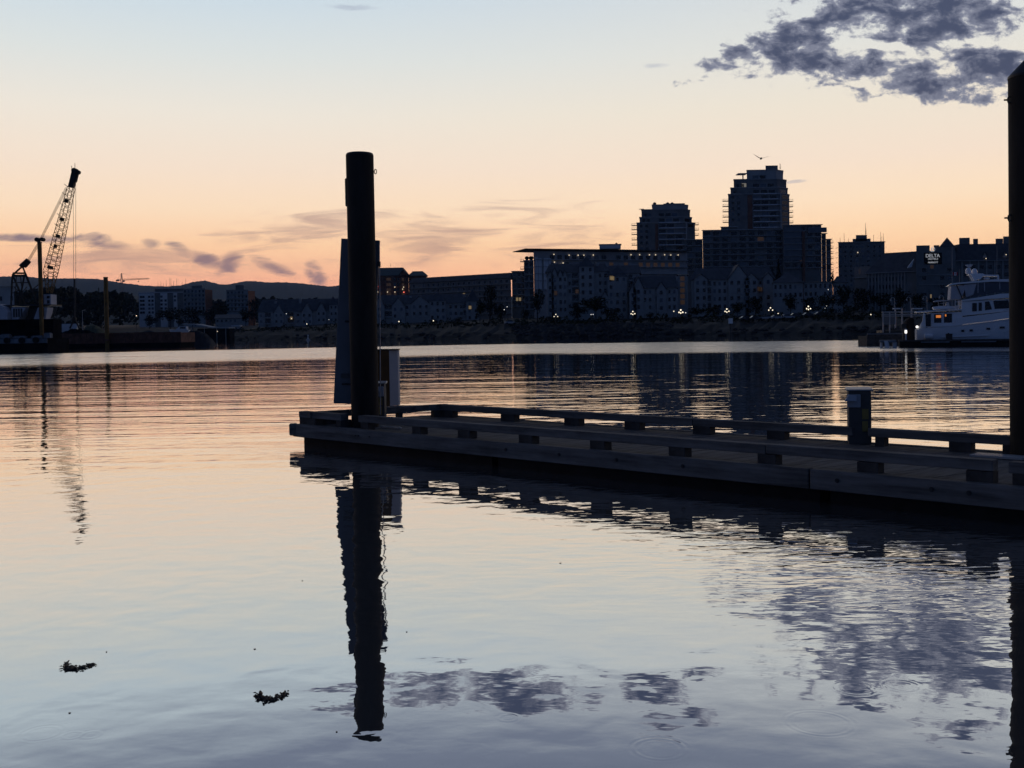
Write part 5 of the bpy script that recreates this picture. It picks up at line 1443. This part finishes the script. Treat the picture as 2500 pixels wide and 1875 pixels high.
mb = MB(); c_ = cp(62, 645); mb.tube(c_ + Vector((-.55, -.5, -.5)), c_ + Vector((.75, -.5, .75)), .5, .42, 8); mb.tube(c_ + Vector((-.4, .4, -.4)), c_ + Vector((.6, .4, .6)), .42, .36, 8)
mb.build('sheave_block', 'crane_steel', cr)
c_ = cp(98, 586); MB().tube(c_ + Vector((-.45, -.5, .05)), c_ + Vector((-.45, .5, .05)), .42, .42, 10).tube(c_ + Vector((.45, -.5, .1)), c_ + Vector((.45, .5, .1)), .36, .36, 10).obox(c_, (.5, 0, .05), (0, .35, 0), (0, 0, .16)).build('sheave_block', 'crane_steel', cr)
for k, dy in enumerate((-.5, -.17, .17, .5)):
    MB().tube(cp(62 + k * 1.6, 643 + k, dy), cp(95 + k * 2.2, 588, dy), .035, .035, 4).build('luffing_line', 'dark_metal', cr)
    MB().tube(cp(97 + k * 1.4, 584 + k * .8, dy), cp(160 + k * 1.5, 457 + k * 1.2, dy), .030, .030, 4).build('pendant_line', 'dark_metal', cr)
# boom
foot, kn, nk, hd = cp(121, 716), cp(124, 664), cp(174, 458), cp(184.5, 414)
mb = MB()
lattice(mb, foot, kn, .7, 1.9, 5, .08)
lattice(mb, kn, nk, 1.95, 1.05, 22, .062)
mb.build('boom', 'crane_yellow', cr)
mb = MB(); d = (hd - nk).normalized(); qv = Vector((d.z, 0, -d.x))
mb.obox(nk.lerp(hd, .5), qv * .45, (0, .5, 0), (hd - nk) * .5); mb.obox(nk.lerp(hd, .62) + qv * .1, qv * .6, (0, .3, 0), (hd - nk) * .28)
mb.tube(hd + Vector((-.1, -.6, -.25)), hd + Vector((-.1, .6, -.25)), .5, .5, 12); mb.tube(hd + Vector((.45, -.4, -.5)), hd + Vector((.45, .4, -.5)), .4, .4, 10)
mb.tube(hd + Vector((-.1, 0, .3)), hd + Vector((-.1, 0, 1.2)), .05).tube(hd + Vector((-.7, 0, .1)), hd + Vector((-.75, 0, .7)), .05)
mb.build('boom_head', 'crane_steel', cr)
# short outrigger steps along the boom
for t in (.08, .18, .29, .40, .53, .65, .78, .90, 1.0):
    c_ = kn.lerp(nk, t) - qv * .7
    MB().tube(c_, c_ - qv * .75 + d * .35, .06, .05, 5).build('boom_bracket', 'crane_steel', cr)
for t, w_ in ((.05, .8), (.42, .55), (.62, .6), (.84, .6), (.30, .4)):
    c_ = kn.lerp(nk, t) - qv * .3
    MB().obox(c_, qv * w_ * .55, (0, .3, 0), d * .32).build('boom_fitting', 'crane_steel', cr)
MB().tube(cp(80, 706), cp(118, 676), .09).build('brace', 'dark_metal', cr)
# hoist lines and hook
for px0, px1 in ((178.5, 180.5), (185, 185)):
    MB().tube(cp(px0, 450 if px0 < 180 else 420, -.4), cp(px1, 784, -.4), .035, .035, 4).build('hoist_line', 'dark_metal', cr)
MB().tube(cp(182, 680, -.4), cp(182, 782, -.4), .12, .12, 6).build('clam_line', 'dark_metal', cr)
c_ = cp(182, 790, -.4); 
MB().tube(c_ + Vector((0, 0, .9)), c_ + Vector((-.9, 0, -.9)), .16, .16, 6).tube(c_ + Vector((0, 0, .9)), c_ + Vector((.9, 0, -.9)), .16, .16, 6).tube(c_ + Vector((0, -.3, .9)), c_ + Vector((0, .3, .9)), .35, .35, 8).build('grab', 'crane_steel', cr)
# spud piles
for px, top, r_, lab, dy in ((103, 593, .37, 'thick brown spud pile standing beside the crane boom', 1.0), (262, 678, .49, 'brown spud pile rising from the rust barge', DR - DB - .9)):
    p = at(px, 850, DB + dy); pt = at(px - 1.5, top, DB + dy)
    root = thing('spud_pile', lab, 'pile', (p.x, DB + dy, 0), 'spud piles of the barges')
    MB().tube((p.x, DB + dy, -3), (p.x, DB + dy, pt.z), r_, r_, 14).build('shaft', 'crane_yellow', root)
    MB().tube((p.x, DB + dy, pt.z), (p.x, DB + dy, pt.z + .16), r_ * 1.12, r_ * 1.12, 14).build('cap', 'dark_metal', root)
    if px > 200: MB().box(p.x - .55, p.x + .55, DR - 1.6, DR - .11, 1.6, 2.0).build('collar', 'rust', root)
# mound under canvas and gravel on the barge
def mound(px0, px1, top, m, name, lab, cat, Y, seed, base):
    rnd = random.Random(seed); x0, x1 = at(px0, 810, Y).x, at(px1, 810, Y).x; h = zat((px0 + px1) / 2, top, Y) - base
    mb = MB(); nx, ny = 22, 8
    for i in range(nx + 1):
        for j in range(ny + 1):
            u, v = i / nx, j / ny
            e_ = (max(0, math.sin(math.pi * u)) ** .5) * (max(0, math.sin(math.pi * v)) ** .6)
            mb.v.append((x0 + (x1 - x0) * u, Y - 3 + 6 * v, base + h * e_ * rnd.uniform(.86, 1.04)))
    for i in range(nx):
        for j in range(ny):
            a = i * (ny + 1) + j; mb.f.append((a, a + ny + 1, a + ny + 2, a + 1)); mb.m.append(0)
    return tag(mb.build(name, m), lab, cat)
mound(192, 262, 791, 'olive_canvas', 'covered_mound', 'olive canvas covered mound on the barge left of the spud pile', 'mound', DR + 6, 3, .96)
mound(126, 250, 802, 'black_hull', 'gravel_heap', 'dark spoil heap along the barge behind the rust wall', 'heap', DR + 3.6, 4, .96).__setitem__('kind', 'stuff')
mound(262, 440, 807, 'rock', 'gravel_heap', 'low gravel load in the right half of the rust barge', 'heap', DR + 5, 5, .96).__setitem__('kind', 'stuff')
mound(432, 522, 806, 'rock', 'rubble_bank', 'grey rubble bank at the right end of the rust barge', 'rubble', 262, 6, -.3).__setitem__('kind', 'stuff')
# work skiff frame on the barge
p = at(160, 800, DR + 8.2)
sk = thing('work_boat', 'small pale work boat hull stowed on the barge deck', 'boat', (p.x, DR + 8.2, .96))
x0, x1 = at(133, 800, DR + 8.2).x, at(192, 800, DR + 8.2).x; zz = zat(150, 792, DR + 8.2)
MB().hull([(x0, DR + 7.4, 1.2), (x1 - 1.2, DR + 7.4, 1.2), (x1 - 1.2, DR + 9, 1.2), (x0, DR + 9, 1.2)], [(x0 - .1, DR + 7, zz), (x1, DR + 7.8, zz + .15), (x1, DR + 8.6, zz + .15), (x0 - .1, DR + 9.4, zz)]).build('hull', 'pale_render', sk)
MB().tube((x0, DR + 7.2, zz + .02), (x1, DR + 7.8, zz + .2), .08).build('rail', 'dark_metal', sk)

# ------------------------------------------------------------------ boats at the left shore
DL = 330.0
def small_boat(px0, px1, py_b, top, D, label, cabin=True):
    x0, x1 = at(px0, py_b, D).x, at(px1, py_b, D).x; L = x1 - x0; zb0 = zat((px0 + px1) / 2, py_b, D); h = zat((px0 + px1) / 2, top, D) - zb0
    root = thing('motor_boat', label, 'boat', (x0, D, 0), 'small boats moored at the left shore')
    hb = h * .45 if cabin else h
    rings = []
    for u, w_, sh in ((0, .25, 1.25), (.12, .7, 1.12), (.4, 1.1, 1.0), (.8, 1.1, .95), (1, .95, .98)):
        x = x0 + L * u; rings.append([(x, D - w_, hb * sh), (x + (.3 if u == 0 else 0), D - w_ * .7, -.1), (x + (.3 if u == 0 else 0), D + w_ * .7, -.1), (x, D + w_, hb * sh)])
    MB().loft(rings).build('hull', 'pale_render', root)
    if cabin:
        c = [(x0 + L * .35, hb), (x0 + L * .92, hb), (x0 + L * .9, h), (x0 + L * .55, h)]
        MB().hull([(x, D - .8, z) for x, z in c], [(x, D + .8, z) for x, z in c]).build('cabin', 'pale_render', root)
        MB().box(x0 + L * .58, x0 + L * .86, D - .85, D - .804, hb + (h - hb) * .35, hb + (h - hb) * .8).build('window', 'window_glass', root)
    for ch in root.children: ch.location.z += zb0
    root.location.z = 0
    return root
small_boat(414, 462, 812, 797, 268, 'pale motor boat with cabin drawn up on the rubble bank')
sp_ = thing('canopy_shelter', 'small flat white canopy shelter on the left shore', 'shelter', (xat(575, 575), 575, 2.6))
z_ = zat(575, 797, 575)
MB().box(xat(566, 575), xat(587, 575), 573, 578, z_, z_ + .7).build('canopy', 'pale_render', sp_)
for px in (568, 574, 580, 585): MB().box(xat(px, 575) - .15, xat(px, 575) + .15, 573.2, 573.5, 2.4, z_ - .002).build('post', 'grey_render', sp_)
# shore float with a pale sweeping roof
D0_ = 440; x0, x1 = at(448, 800, D0_).x, at(560, 800, D0_).x
sh = thing('boat_shed', 'long low floating boat shed with a pale curved roof edge', 'shed', (x0, D0_, 0))
MB().box(x0 + 6, x1, D0_, D0_ + 8, -.3, zat(520, 802, D0_)).build('wall', 'black_hull', sh)
za, zb_, zc_ = zat(448, 792.5, D0_), zat(480, 793.5, D0_), zat(520, 801, D0_)
xa, xb, xc = x0, at(478, 800, D0_).x, at(520, 800, D0_).x
MB().hull([(xa, D0_ - 1, za), (xb, D0_ - 1, zb_), (xc, D0_ - 1, zc_), (x1, D0_ - 1, zc_ - .2), (x1, D0_ - 1, zc_ + .3), (xc, D0_ - 1, zc_ + .35), (xb, D0_ - 1, zb_ + .5), (xa, D0_ - 1, za + .5)],
          [(xa, D0_ + 9, za), (xb, D0_ + 9, zb_), (xc, D0_ + 9, zc_), (x1, D0_ + 9, zc_ - .2), (x1, D0_ + 9, zc_ + .3), (xc, D0_ + 9, zc_ + .35), (xb, D0_ + 9, zb_ + .5), (xa, D0_ + 9, za + .5)]).build('roof', 'grey_render', sh)
for px in (452, 470, 500, 530, 552):
    p = at(px, 800, D0_); MB().tube((p.x, D0_ - .6, -.5), (p.x, D0_ - .6, zc_ - .1 if px > 500 else zc_ + .8), .12).build('post', 'grey_render', sh)
p = at(531, 809, D0_ - 1); MB().ball((p.x, D0_ - 1.2, p.z), .22).build('wall_lamp', 'lamp_small', sh)

# ------------------------------------------------------------------ yacht pier at right
DY = 104.0
K = DY / F                                    # metres per photo pixel at the yacht
def yp(px, py, dy=0.0): return at(px, py, DY + dy)
pier = thing('yacht_pier', 'dark floating pier beneath the motor yacht at right', 'pier', (yp(2190, 840).x, DY, 0))
x0, x1 = yp(2196, 840).x, yp(2640, 840).x
ztp = zat(2300, 829, DY)
MB().box(x0, x1, DY, DY + 2.4, -.3, ztp - .14).build('float', 'black_float', pier)
MB().box(x0 - .1, x1, DY - .06, DY + 2.46, ztp - .138, ztp).build('deck', 'dark_timber', pier)
for a, b in ((2244, 2308), (2334, 2410), (2438, 2500)): MB().box(yp(a, 833).x, yp(b, 833).x, DY - .14, DY - .065, ztp - .28, ztp - .16).build('rub_strip', 'barge_grey', pier)
MB().box(yp(2150, 830).x, yp(2188, 830).x, DY - .02, DY + 2.3, ztp - .2, ztp + .02).build('end_float', 'barge_grey', pier)
MB().hull([yp(2161, 832, -.1), yp(2169, 832, -.1), yp(2169, 832, .2), yp(2161, 832, .2)], [yp(2165, 856, -.1), yp(2173, 856, -.1), yp(2173, 856, .2), yp(2165, 856, .2)]).build('end_ladder', 'pale_render', pier)
for px in (2154, 2183, 2187): MB().tube((yp(px, 840).x, DY + .4, -2), (yp(px, 840).x, DY + .4, ztp - .21), .13).build('float_post', 'pale_render', pier)
fg = thing('finger_float', 'pale low finger float reaching left from the yacht pier', 'pier', (yp(2118, 826).x, DY + 10, 0))
MB().box(at(2117, 826, DY + 10).x, at(2206, 826, DY + 10).x, DY + 10, DY + 13, -.2, zat(2160, 820, DY + 10)).build('deck', 'dark_timber', fg)
for i in range(5):
    p = at(2126 + i * 17, 822, DY + 10); MB().box(p.x - .35, p.x + .35, DY + 10.02, DY + 10.3, zat(2160, 820, DY + 10) + .002, zat(2160, 820, DY + 10) + .16).build('rail_block', 'dark_timber', fg)
MB().box(at(2119, 826, DY + 10).x, at(2204, 826, DY + 10).x, DY + 10.0, DY + 10.25, zat(2160, 820, DY + 10) + .163, zat(2160, 820, DY + 10) + .3).build('bull_rail', 'barge_grey', fg)
# gangway with tall rails
DG = 122
gw = thing('gangway', 'grey gangway frame with railings behind the yacht stern', 'gangway', (at(2154, 790, DG).x, DG, 0))
for py, r_ in ((762, .07), (768.5, .05), (772, .05)): MB().tube(at(2153, py, DG), at(2262, py - 1, DG), r_).build('handrail', 'metal_trim', gw)
for px, t_, bt in ((2156, 762, 812), (2186, 752, 800), (2202, 753, 792), (2226, 753, 800), (2172, 762, 812)): MB().tube(at(px, t_, DG), at(px, bt, DG), .075).build('rail_post', 'metal_trim', gw)
for a, b in ((2181, 2196), (2227, 2250)): MB().obox(at((a + b) / 2, 753.5, DG), ((b - a) / 2 / F * DG, 0, 0), (0, .3, 0), (0, 0, .07)).build('sign_plate', 'pale_render', gw)
MB().box(at(2154, 800, DG).x, at(2250, 800, DG).x, DG, DG + 2, zat(2200, 812, DG), zat(2200, 806, DG)).build('walkway', 'dark_metal', gw)
for a in (2156, 2172): MB().tube((at(a, 800, DG).x, DG + 1, -2), (at(a, 800, DG).x, DG + 1, zat(2200, 810, DG)), .2).build('pile', 'dark_timber', gw)
MB().box(at(2154, 800, DG).x, at(2186, 800, DG).x, DG + .01, DG + .08, zat(2170, 792, DG), zat(2170, 763, DG)).build('mesh_panel', 'dark_render', gw)
# tarpaulin covered heap with lamp posts on the pier
rr = random.Random(2); mb = MB(); ring = []
for py, a, b in ((828, 2212, 2234.5), (806, 2212, 2234.5), (790, 2211, 2234.5), (779, 2215, 2233), (775, 2221, 2229)):
    l, r_ = yp(a, py, .6), yp(b, py, .6); c_ = (l + r_) / 2; w_ = (r_.x - l.x) / 2
    ring.append([(c_.x + w_ * (math.cos(6.28 * i / 14)) * rr.uniform(.95, 1.03), DY + 1.3 + .55 * math.sin(6.28 * i / 14), l.z if py < 828 else ztp + .004) for i in range(14)])
mb.loft(ring); tag(mb.build('covered_heap', 'brown_canvas', bevel=.03), 'tall dark tarpaulin covered bundle on the pier behind the yacht stern', 'bundle')
c_ = yp(2207, 790, .8); mb = MB().tube((c_.x, DY + .8, ztp + .004), (c_.x, DY + .8, c_.z), .12).tube((c_.x, DY + .8, c_.z), yp(2213, 781, .8), .06)
mb.box(c_.x - .2, c_.x + .25, DY + .6, DY + 1, c_.z - .9, c_.z - .05); tag(mb.build('hoist_post', 'dark_metal'), 'short dark hoist post left of the tarpaulin bundle', 'post')
c_ = yp(2208.5, 811, .2); lp = thing('pier_lamp', 'low pier light glowing white left of the tarpaulin bundle', 'lamp', (c_.x, DY + .2, ztp))
MB().tube((c_.x, DY + .2, ztp + .003), (c_.x, DY + .2, c_.z - .12), .07).build('post', 'pale_render', lp); MB().lathe((c_.x, DY + .2, c_.z - .118), [(.09, 0), (.115, .06), (.115, .28), (.08, .33)], 10).build('lens', 'lamp_cool', lp)
MB().lathe((c_.x, DY + .2, c_.z + .215), [(.15, 0), (.15, .05), (.05, .14)], 10).build('cap', 'pale_render', lp)

# ------------------------------------------------------------------ motor yacht (x along the boat from the stern)
X0 = yp(2234, 830).x; HW = 2.3; YS = DY + 2.75; YM = YS + HW     # near side, middle
def P2(px, py): q = at(px, py, YS); return (q.x, q.z)
yt = thing('motor_yacht', 'white flybridge motor yacht moored at the pier, bow to the right', 'yacht', (X0, YM, 0))
def side(mb, pts, y0, y1, mi=0):
    q = [P2(*p) for p in pts]
    return mb.hull([(x, y0, z) for x, z in q], [(x, y1, z) for x, z in q], mi)
LOA = 17.5
rings = []
x_s, _ = P2(2235, 830)
sheer = [(2234, 804), (2262, 800.5), (2320, 795.5), (2400, 785), (2468, 773), (2560, 758), (2640, 748)]
for u in (0, .06, .15, .3, .45, .6, .72, .82, .9, .96, 1.0):
    x = x_s + LOA * u
    px = 2234 + LOA * u / YS * F
    zs = zat(min(px, 2640), interp(sheer, px), YS)
    wd = HW * (1 - max(0, (u - .5) / .5) ** 2.2) if u < 1 else .03
    wl = HW * .93 * (1 - max(0, (u - .42) / .56) ** 1.6) if u < .98 else .02
    rk = max(0, u - .85) * 6
    rings.append([(x + rk, YM - wd, zs), (x + rk * .6, YM - (wd * .55 + wl * .45), zs * .55), (x, YM - wl, .05), (x, YM - wl * .6, -.7), (x, YM + wl * .6, -.7), (x, YM + wl, .05), (x + rk * .6, YM + (wd * .55 + wl * .45), zs * .55), (x + rk, YM + wd, zs)])
MB().loft(rings).build('hull', 'gel_coat', yt, bevel=.03)
# aft quarter that flares up to the cockpit roof, and the raised forward bulwark
mb = MB(); side(mb, [(2236, 806), (2262, 800.6), (2259, 770), (2250, 764), (2247, 784)], YS + .02, YS + .16); mb.build('quarter_panel', 'gel_coat', yt, bevel=.03)
mb = MB(); side(mb, [(2318, 795), (2400, 784), (2475, 771), (2475, 756), (2398, 767), (2325, 776)], YS + .03, YS + .2); mb.build('bulwark', 'gel_coat', yt, bevel=.03)
mb = MB(); side(mb, [(2262, 800.4), (2337, 794), (2337, 762), (2262, 765)], YS + .25, YM * 2 - YS - .25); mb.build('aft_cabin', 'gel_coat', yt, bevel=.05)
mb = MB(); side(mb, [(2233, 763.5), (2335, 758), (2335, 755.5), (2233, 760)], YS - .05, YM * 2 - YS + .05); mb.build('boat_deck', 'gel_coat', yt, bevel=.03)
mb = MB(); side(mb, [(2334.5, 772), (2478, 757), (2478, 731), (2334.5, 737)], YS + .22, YM * 2 - YS - .22); mb.build('pilothouse', 'gel_coat', yt, bevel=.05)
mb = MB(); side(mb, [(2334, 737), (2480, 727), (2480, 718), (2420, 719.5), (2334, 734)], YS - .02, YM * 2 - YS + .02); mb.build('flybridge_coaming', 'gel_coat', yt, bevel=.05)
mb = MB(); side(mb, [(2340, 731), (2405, 717), (2478, 713), (2478, 709.5), (2405, 710), (2372, 717)], YS - .06, YS + .1); mb.build('wind_deflector', 'tinted_vinyl', yt)
# windows
for pts in (([2274, 767.5], [2290, 767], [2290, 788], [2274, 788]), ([2296, 766.5], [2313.5, 766], [2313.5, 787.5], [2296, 788])):
    mb = MB(); side(mb, pts, YS + .20, YS + .248); wn = mb.build('window', 'window_glass', yt, 'dark cabin window with a warm lamp inside')
a, b = P2(2278, 770), P2(2289, 776); MB().box(a[0], b[0], YS + .17, YS + .198, b[1], a[1]).build('lit_shade', 'amber_glass', yt)
a, b = P2(2298, 768), P2(2301, 773); MB().box(a[0], b[0], YS + .17, YS + .198, b[1], a[1]).build('lit_shade', 'amber_glass', yt)
for pts in (([2254, 768], [2266, 767], [2266.5, 798], [2255, 800]),):
    mb = MB(); side(mb, pts, YS - .02, YS + .018); mb.build('side_door', 'window_glass', yt)
for pts in (([2358, 741.5], [2368, 741], [2368, 760.5], [2358, 761.5]), ([2372, 740.5], [2379, 740], [2379, 759.5], [2372, 760.2]), ([2386, 738.5], [2395, 737.5], [2401, 756.5], [2386, 758.5]),
            ([2404, 736.5], [2436, 735], [2441, 754], [2407, 755.5]), ([2442, 735], [2478, 734], [2478, 753], [2447, 754])):
    mb = MB(); side(mb, pts, YS + .16, YS + .218); mb.build('window', 'window_glass', yt)
for px, py, w_, h in ((2337, 807.5, 7, 5), (2355.5, 806.5, 7, 5), (2392.5, 802.5, 8.5, 4.5), (2422.5, 799.5, 10.5, 4.5), (2458, 793.5, 11, 4.5), (2305.5, 814.5, 3, 3.5)):
    a, b = P2(px - w_ / 2, py - h / 2), P2(px + w_ / 2, py + h / 2)
    u = (a[0] - x_s) / LOA; yo = YM - HW * (1 - max(0, (u - .5) / .5) ** 2.2) * 1.0
    MB().box(a[0], b[0], yo - .05, yo + .3, b[1], a[1]).build('porthole', 'window_glass', yt, bevel=.02)
mb = MB(); side(mb, [(2290, 824.5), (2392, 820), (2392, 818.6), (2290, 822.6)], YS - .03, YS + .12); mb.build('rub_rail', 'white_paint', yt)
mb = MB(); side(mb, [(2244, 799.4), (2320, 796.6), (2400, 787), (2478, 775), (2478, 773.4), (2400, 785.2), (2320, 795), (2244, 797.6)], YS - .05, YS + .03); mb.build('rub_rail', 'white_paint', yt)
# enclosure, hardtop, arch
mb = MB(); side(mb, [(2310, 732), (2334, 731), (2346, 699), (2312, 700)], YS + .3, YM * 2 - YS - .3); mb.build('canvas_enclosure', 'canvas', yt)
mb = MB(); side(mb, [(2345, 727), (2372, 717), (2372, 694), (2340, 697)], YS + .28, YM * 2 - YS - .28); mb.build('canvas_enclosure', 'canvas', yt)
mb = MB(); side(mb, [(2360, 724), (2405, 712.5), (2474, 712), (2466, 692), (2368, 693)], YS + .26, YM * 2 - YS - .26); mb.build('clear_enclosure', 'tinted_vinyl', yt)
for px, a, b in ((2370, 694, 720), (2384, 693, 716), (2417, 692, 711), (2443, 691, 711)):
    p, q = P2(px, a), P2(px + 1.4, b); MB().box(p[0], p[0] + .07, YS + .22, YS + .258, q[1], p[1]).build('enclosure_seam', 'canvas', yt)
p, q = P2(2323, 696), P2(2337, 732); MB().tube((p[0], YS + .2, p[1]), (q[0], YS + .2, q[1]), .06).build('enclosure_pole', 'dark_metal', yt)
mb = MB(); side(mb, [(2306, 698), (2312, 694), (2325, 692.5), (2400, 686), (2440, 685.5), (2462, 688), (2472, 694), (2462, 692.5), (2400, 691), (2325, 696), (2312, 698.5)], YS + .05, YM * 2 - YS - .05); mb.build('hardtop', 'gel_coat', yt, bevel=.03)
mb = MB()
for dy in (.9, 3.2):
    side(mb, [(2356, 671), (2362, 671), (2370, 687), (2364, 687)], YS + dy, YS + dy + .2)
side(mb, [(2352, 670), (2384, 670), (2388, 673), (2418, 674), (2418, 676.5), (2384, 676), (2378, 684), (2366, 684), (2362, 673), (2352, 672.5)], YS + 1.1, YS + 3.3)
side(mb, [(2415, 674), (2418.5, 674), (2419, 686.5), (2416, 686.5)], YS + 1.2, YS + 1.4); mb.build('radar_arch', 'gel_coat', yt, bevel=.02)
for px, dy in ((2352, 1.4), (2369, 3.0)):
    p = P2(px, 669.5); w_ = 7 * K
    MB().lathe((p[0], YS + dy, p[1]), [(w_ * .9, 0), (w_, .12), (w_, .30), (w_ * .82, .46), (w_ * .45, .57), (.02, .60)], 14).build('satellite_dome', 'gel_coat', yt, smooth=False)
p = P2(2355, 648); MB().obox((p[0], YS + 2.2, p[1]), (8 * K, 0, 0), (0, .06, 0), (0, 0, .045)).obox((p[0], YS + 2.2, p[1] - .13), (5.5 * K, 0, 0), (0, .05, 0), (0, 0, .03)).build('radar_bar', 'gel_coat', yt)
q = P2(2355, 670); MB().tube((p[0], YS + 2.2, p[1] - .14), (p[0], YS + 2.2, q[1]), .035).build('radar_mast', 'gel_coat', yt)
p = P2(2393, 681.5); MB().lathe((p[0], YS + 1.6, p[1] - .14), [(.05, 0), (.28, .06), (.30, .16), (.18, .28), (.02, .3)], 10).build('searchlight', 'gel_coat', yt)
for px, t_ in ((2421, 600), (2337, 655)):
    p, q = P2(px, t_), P2(px, 690); MB().tube((q[0], YS + 3.8, q[1]), (p[0], YS + 3.8, p[1]), .018, .010, 5).build('whip_aerial', 'metal_trim', yt)
p, q = P2(2314.5, 605), P2(2314.5, 748); MB().tube((q[0], YS + .5, q[1]), (p[0], YS + .5, p[1]), .03, .016, 5).build('flag_pole', 'metal_trim', yt)
# maple style flag: red, white, red
a, b = P2(2316, 666.5), P2(2326.5, 674.5); w_ = (b[0] - a[0]); fl = MB()
fl.box(a[0] + w_ * .25, a[0] + w_ * .75, YS + .49, YS + .505, b[1], a[1], 0)
fl.box(a[0], a[0] + w_ * .25 - .001, YS + .49, YS + .505, b[1], a[1], 1); fl.box(a[0] + w_ * .75 + .001, b[0], YS + .49, YS + .505, b[1], a[1], 1)
leaf = [(0, -.42), (.04, -.2), (.26, -.24), (.2, -.1), (.42, .06), (.3, .1), (.34, .24), (.16, .18), (.12, .4), (0, .5), (-.12, .4), (-.16, .18), (-.34, .24), (-.3, .1), (-.42, .06), (-.2, -.1), (-.26, -.24), (-.04, -.2)]
cx2, cz2 = (a[0] + b[0]) / 2, (a[1] + b[1]) / 2; hh = (a[1] - b[1]) * .42
fl.hull([(cx2 + x * hh, YS + .485, cz2 + z * hh * 1.6) for x, z in leaf], [(cx2 + x * hh, YS + .4885, cz2 + z * hh * 1.6) for x, z in leaf], 1)
fl.build('flag', ['white_paint', 'red_cloth'], yt)
# stern light, fender, boarding box
p = P2(2236.5, 798); MB().ball((p[0] - .05, YS - .04, p[1]), .14, 10).build('stern_light', 'lamp_cool', yt)
p = P2(2261, 821); MB().tube((p[0] - .42, YS - .3, ztp + .32), (p[0] + .42, YS - .3, ztp + .32), .28, .28, 14).build('fender', 'gel_coat', yt, bevel=.08)
a, b = P2(2275.5, 816), P2(2289.5, 826); bx_ = MB().box(a[0], b[0], DY + 1.2, DY + 1.9, ztp + .003, a[1]).box(a[0] - .03, b[0] + .03, DY + 1.17, DY + 1.93, a[1] + .002, a[1] + .05).build('dock_box', 'dark_metal', bevel=.02)
tag(bx_, 'small dark dock box on the pier beside the yacht hull', 'box')
for px in (2444, 2460, 2474):
    p, q = P2(px, 744), P2(px, 771); MB().tube((q[0], YS + .06, q[1] + .5), (q[0], YS + .06, q[1] + 1.1), .02).build('stanchion', 'metal_trim', yt)
p, q = P2(2425, 759), P2(2478, 748); MB().tube((p[0], YS + .06, p[1]), (q[0], YS + .06, q[1]), .02).build('bow_rail', 'metal_trim', yt)
# tender on the boat deck
td = thing('tender', 'small white tender carried on the yacht boat deck', 'boat', (P2(2270, 757)[0], YM, P2(2270, 757)[1]))
mb = MB(); side(mb, [(2275, 756), (2330, 755), (2333, 748), (2290, 747), (2271, 749.5)], YS + 1.2, YS + 3.0); mb.build('hull', 'gel_coat', td, bevel=.12)
mb = MB(); side(mb, [(2276, 737), (2310, 734), (2310, 732.6), (2282, 732.8), (2275, 735)], YS + 1.3, YS + 2.9); mb.build('canopy', 'canvas', td)
for a, b in (((2285, 735), (2286, 748)), ((2300, 734), (2296, 748)), ((2288, 741), (2306, 741))):
    p, q = P2(*a), P2(*b); MB().tube((p[0], YS + 1.4, p[1]), (q[0], YS + 1.4, q[1]), .025).build('canopy_frame', 'metal_trim', td)
mb = MB(); side(mb, [(2301, 748), (2311, 748), (2309, 738), (2304, 738)], YS + 1.7, YS + 2.4); mb.build('console', 'gel_coat', td)
for a, b in (((2321, 733), (2321, 756)), ((2329, 733), (2329, 756)), ((2321, 738), (2334, 738)), ((2321, 747), (2334, 747))):
    p, q = P2(*a), P2(*b); MB().tube((p[0], YS + .4, p[1]), (q[0], YS + .4, q[1]), .03).build('ladder_rail', 'gel_coat', yt)

# pier, yacht and what stands with them lie across the line of sight, bow a little towards the camera
pv = Vector((yp(2190, 840).x, DY, 0)); RM = Matrix.Rotation(R(-19), 3, 'Z')
for o in (pier, yt, td, lp, *[q for q in COL.objects if q.name.split('.')[0] in ('covered_heap', 'hoist_post', 'dock_box')]):
    o.location = pv + RM @ (o.location - pv); o.rotation_euler.z += R(-19)
for o in (yt, td): o.location += RM @ Vector((-.95, 0, 0))
for o in COL.objects:
    if o.name.split('.')[0] in ('covered_heap', 'hoist_post'): o.location += RM @ Vector((-.35, 0, 0))

# ------------------------------------------------------------------ the evening air
m = bpy.data.materials.new('haze'); m.use_nodes = True; t = m.node_tree
t.nodes.remove(t.nodes['Principled BSDF'])
pv_ = t.nodes.new('ShaderNodeVolumePrincipled'); pv_.inputs['Color'].default_value = (0.34, 0.58, 1.0, 1); pv_.inputs['Density'].default_value = HAZE
pv_.inputs['Anisotropy'].default_value = 0.0
t.links.new(pv_.outputs[0], t.nodes['Material Output'].inputs['Volume'])
MATS['haze'] = m
hz = MB().box(-9000, 9000, -90, 6800, -6, 470).build('haze', 'haze')
tag(hz, 'thin bluish evening haze over the harbour', 'haze', kind='stuff')
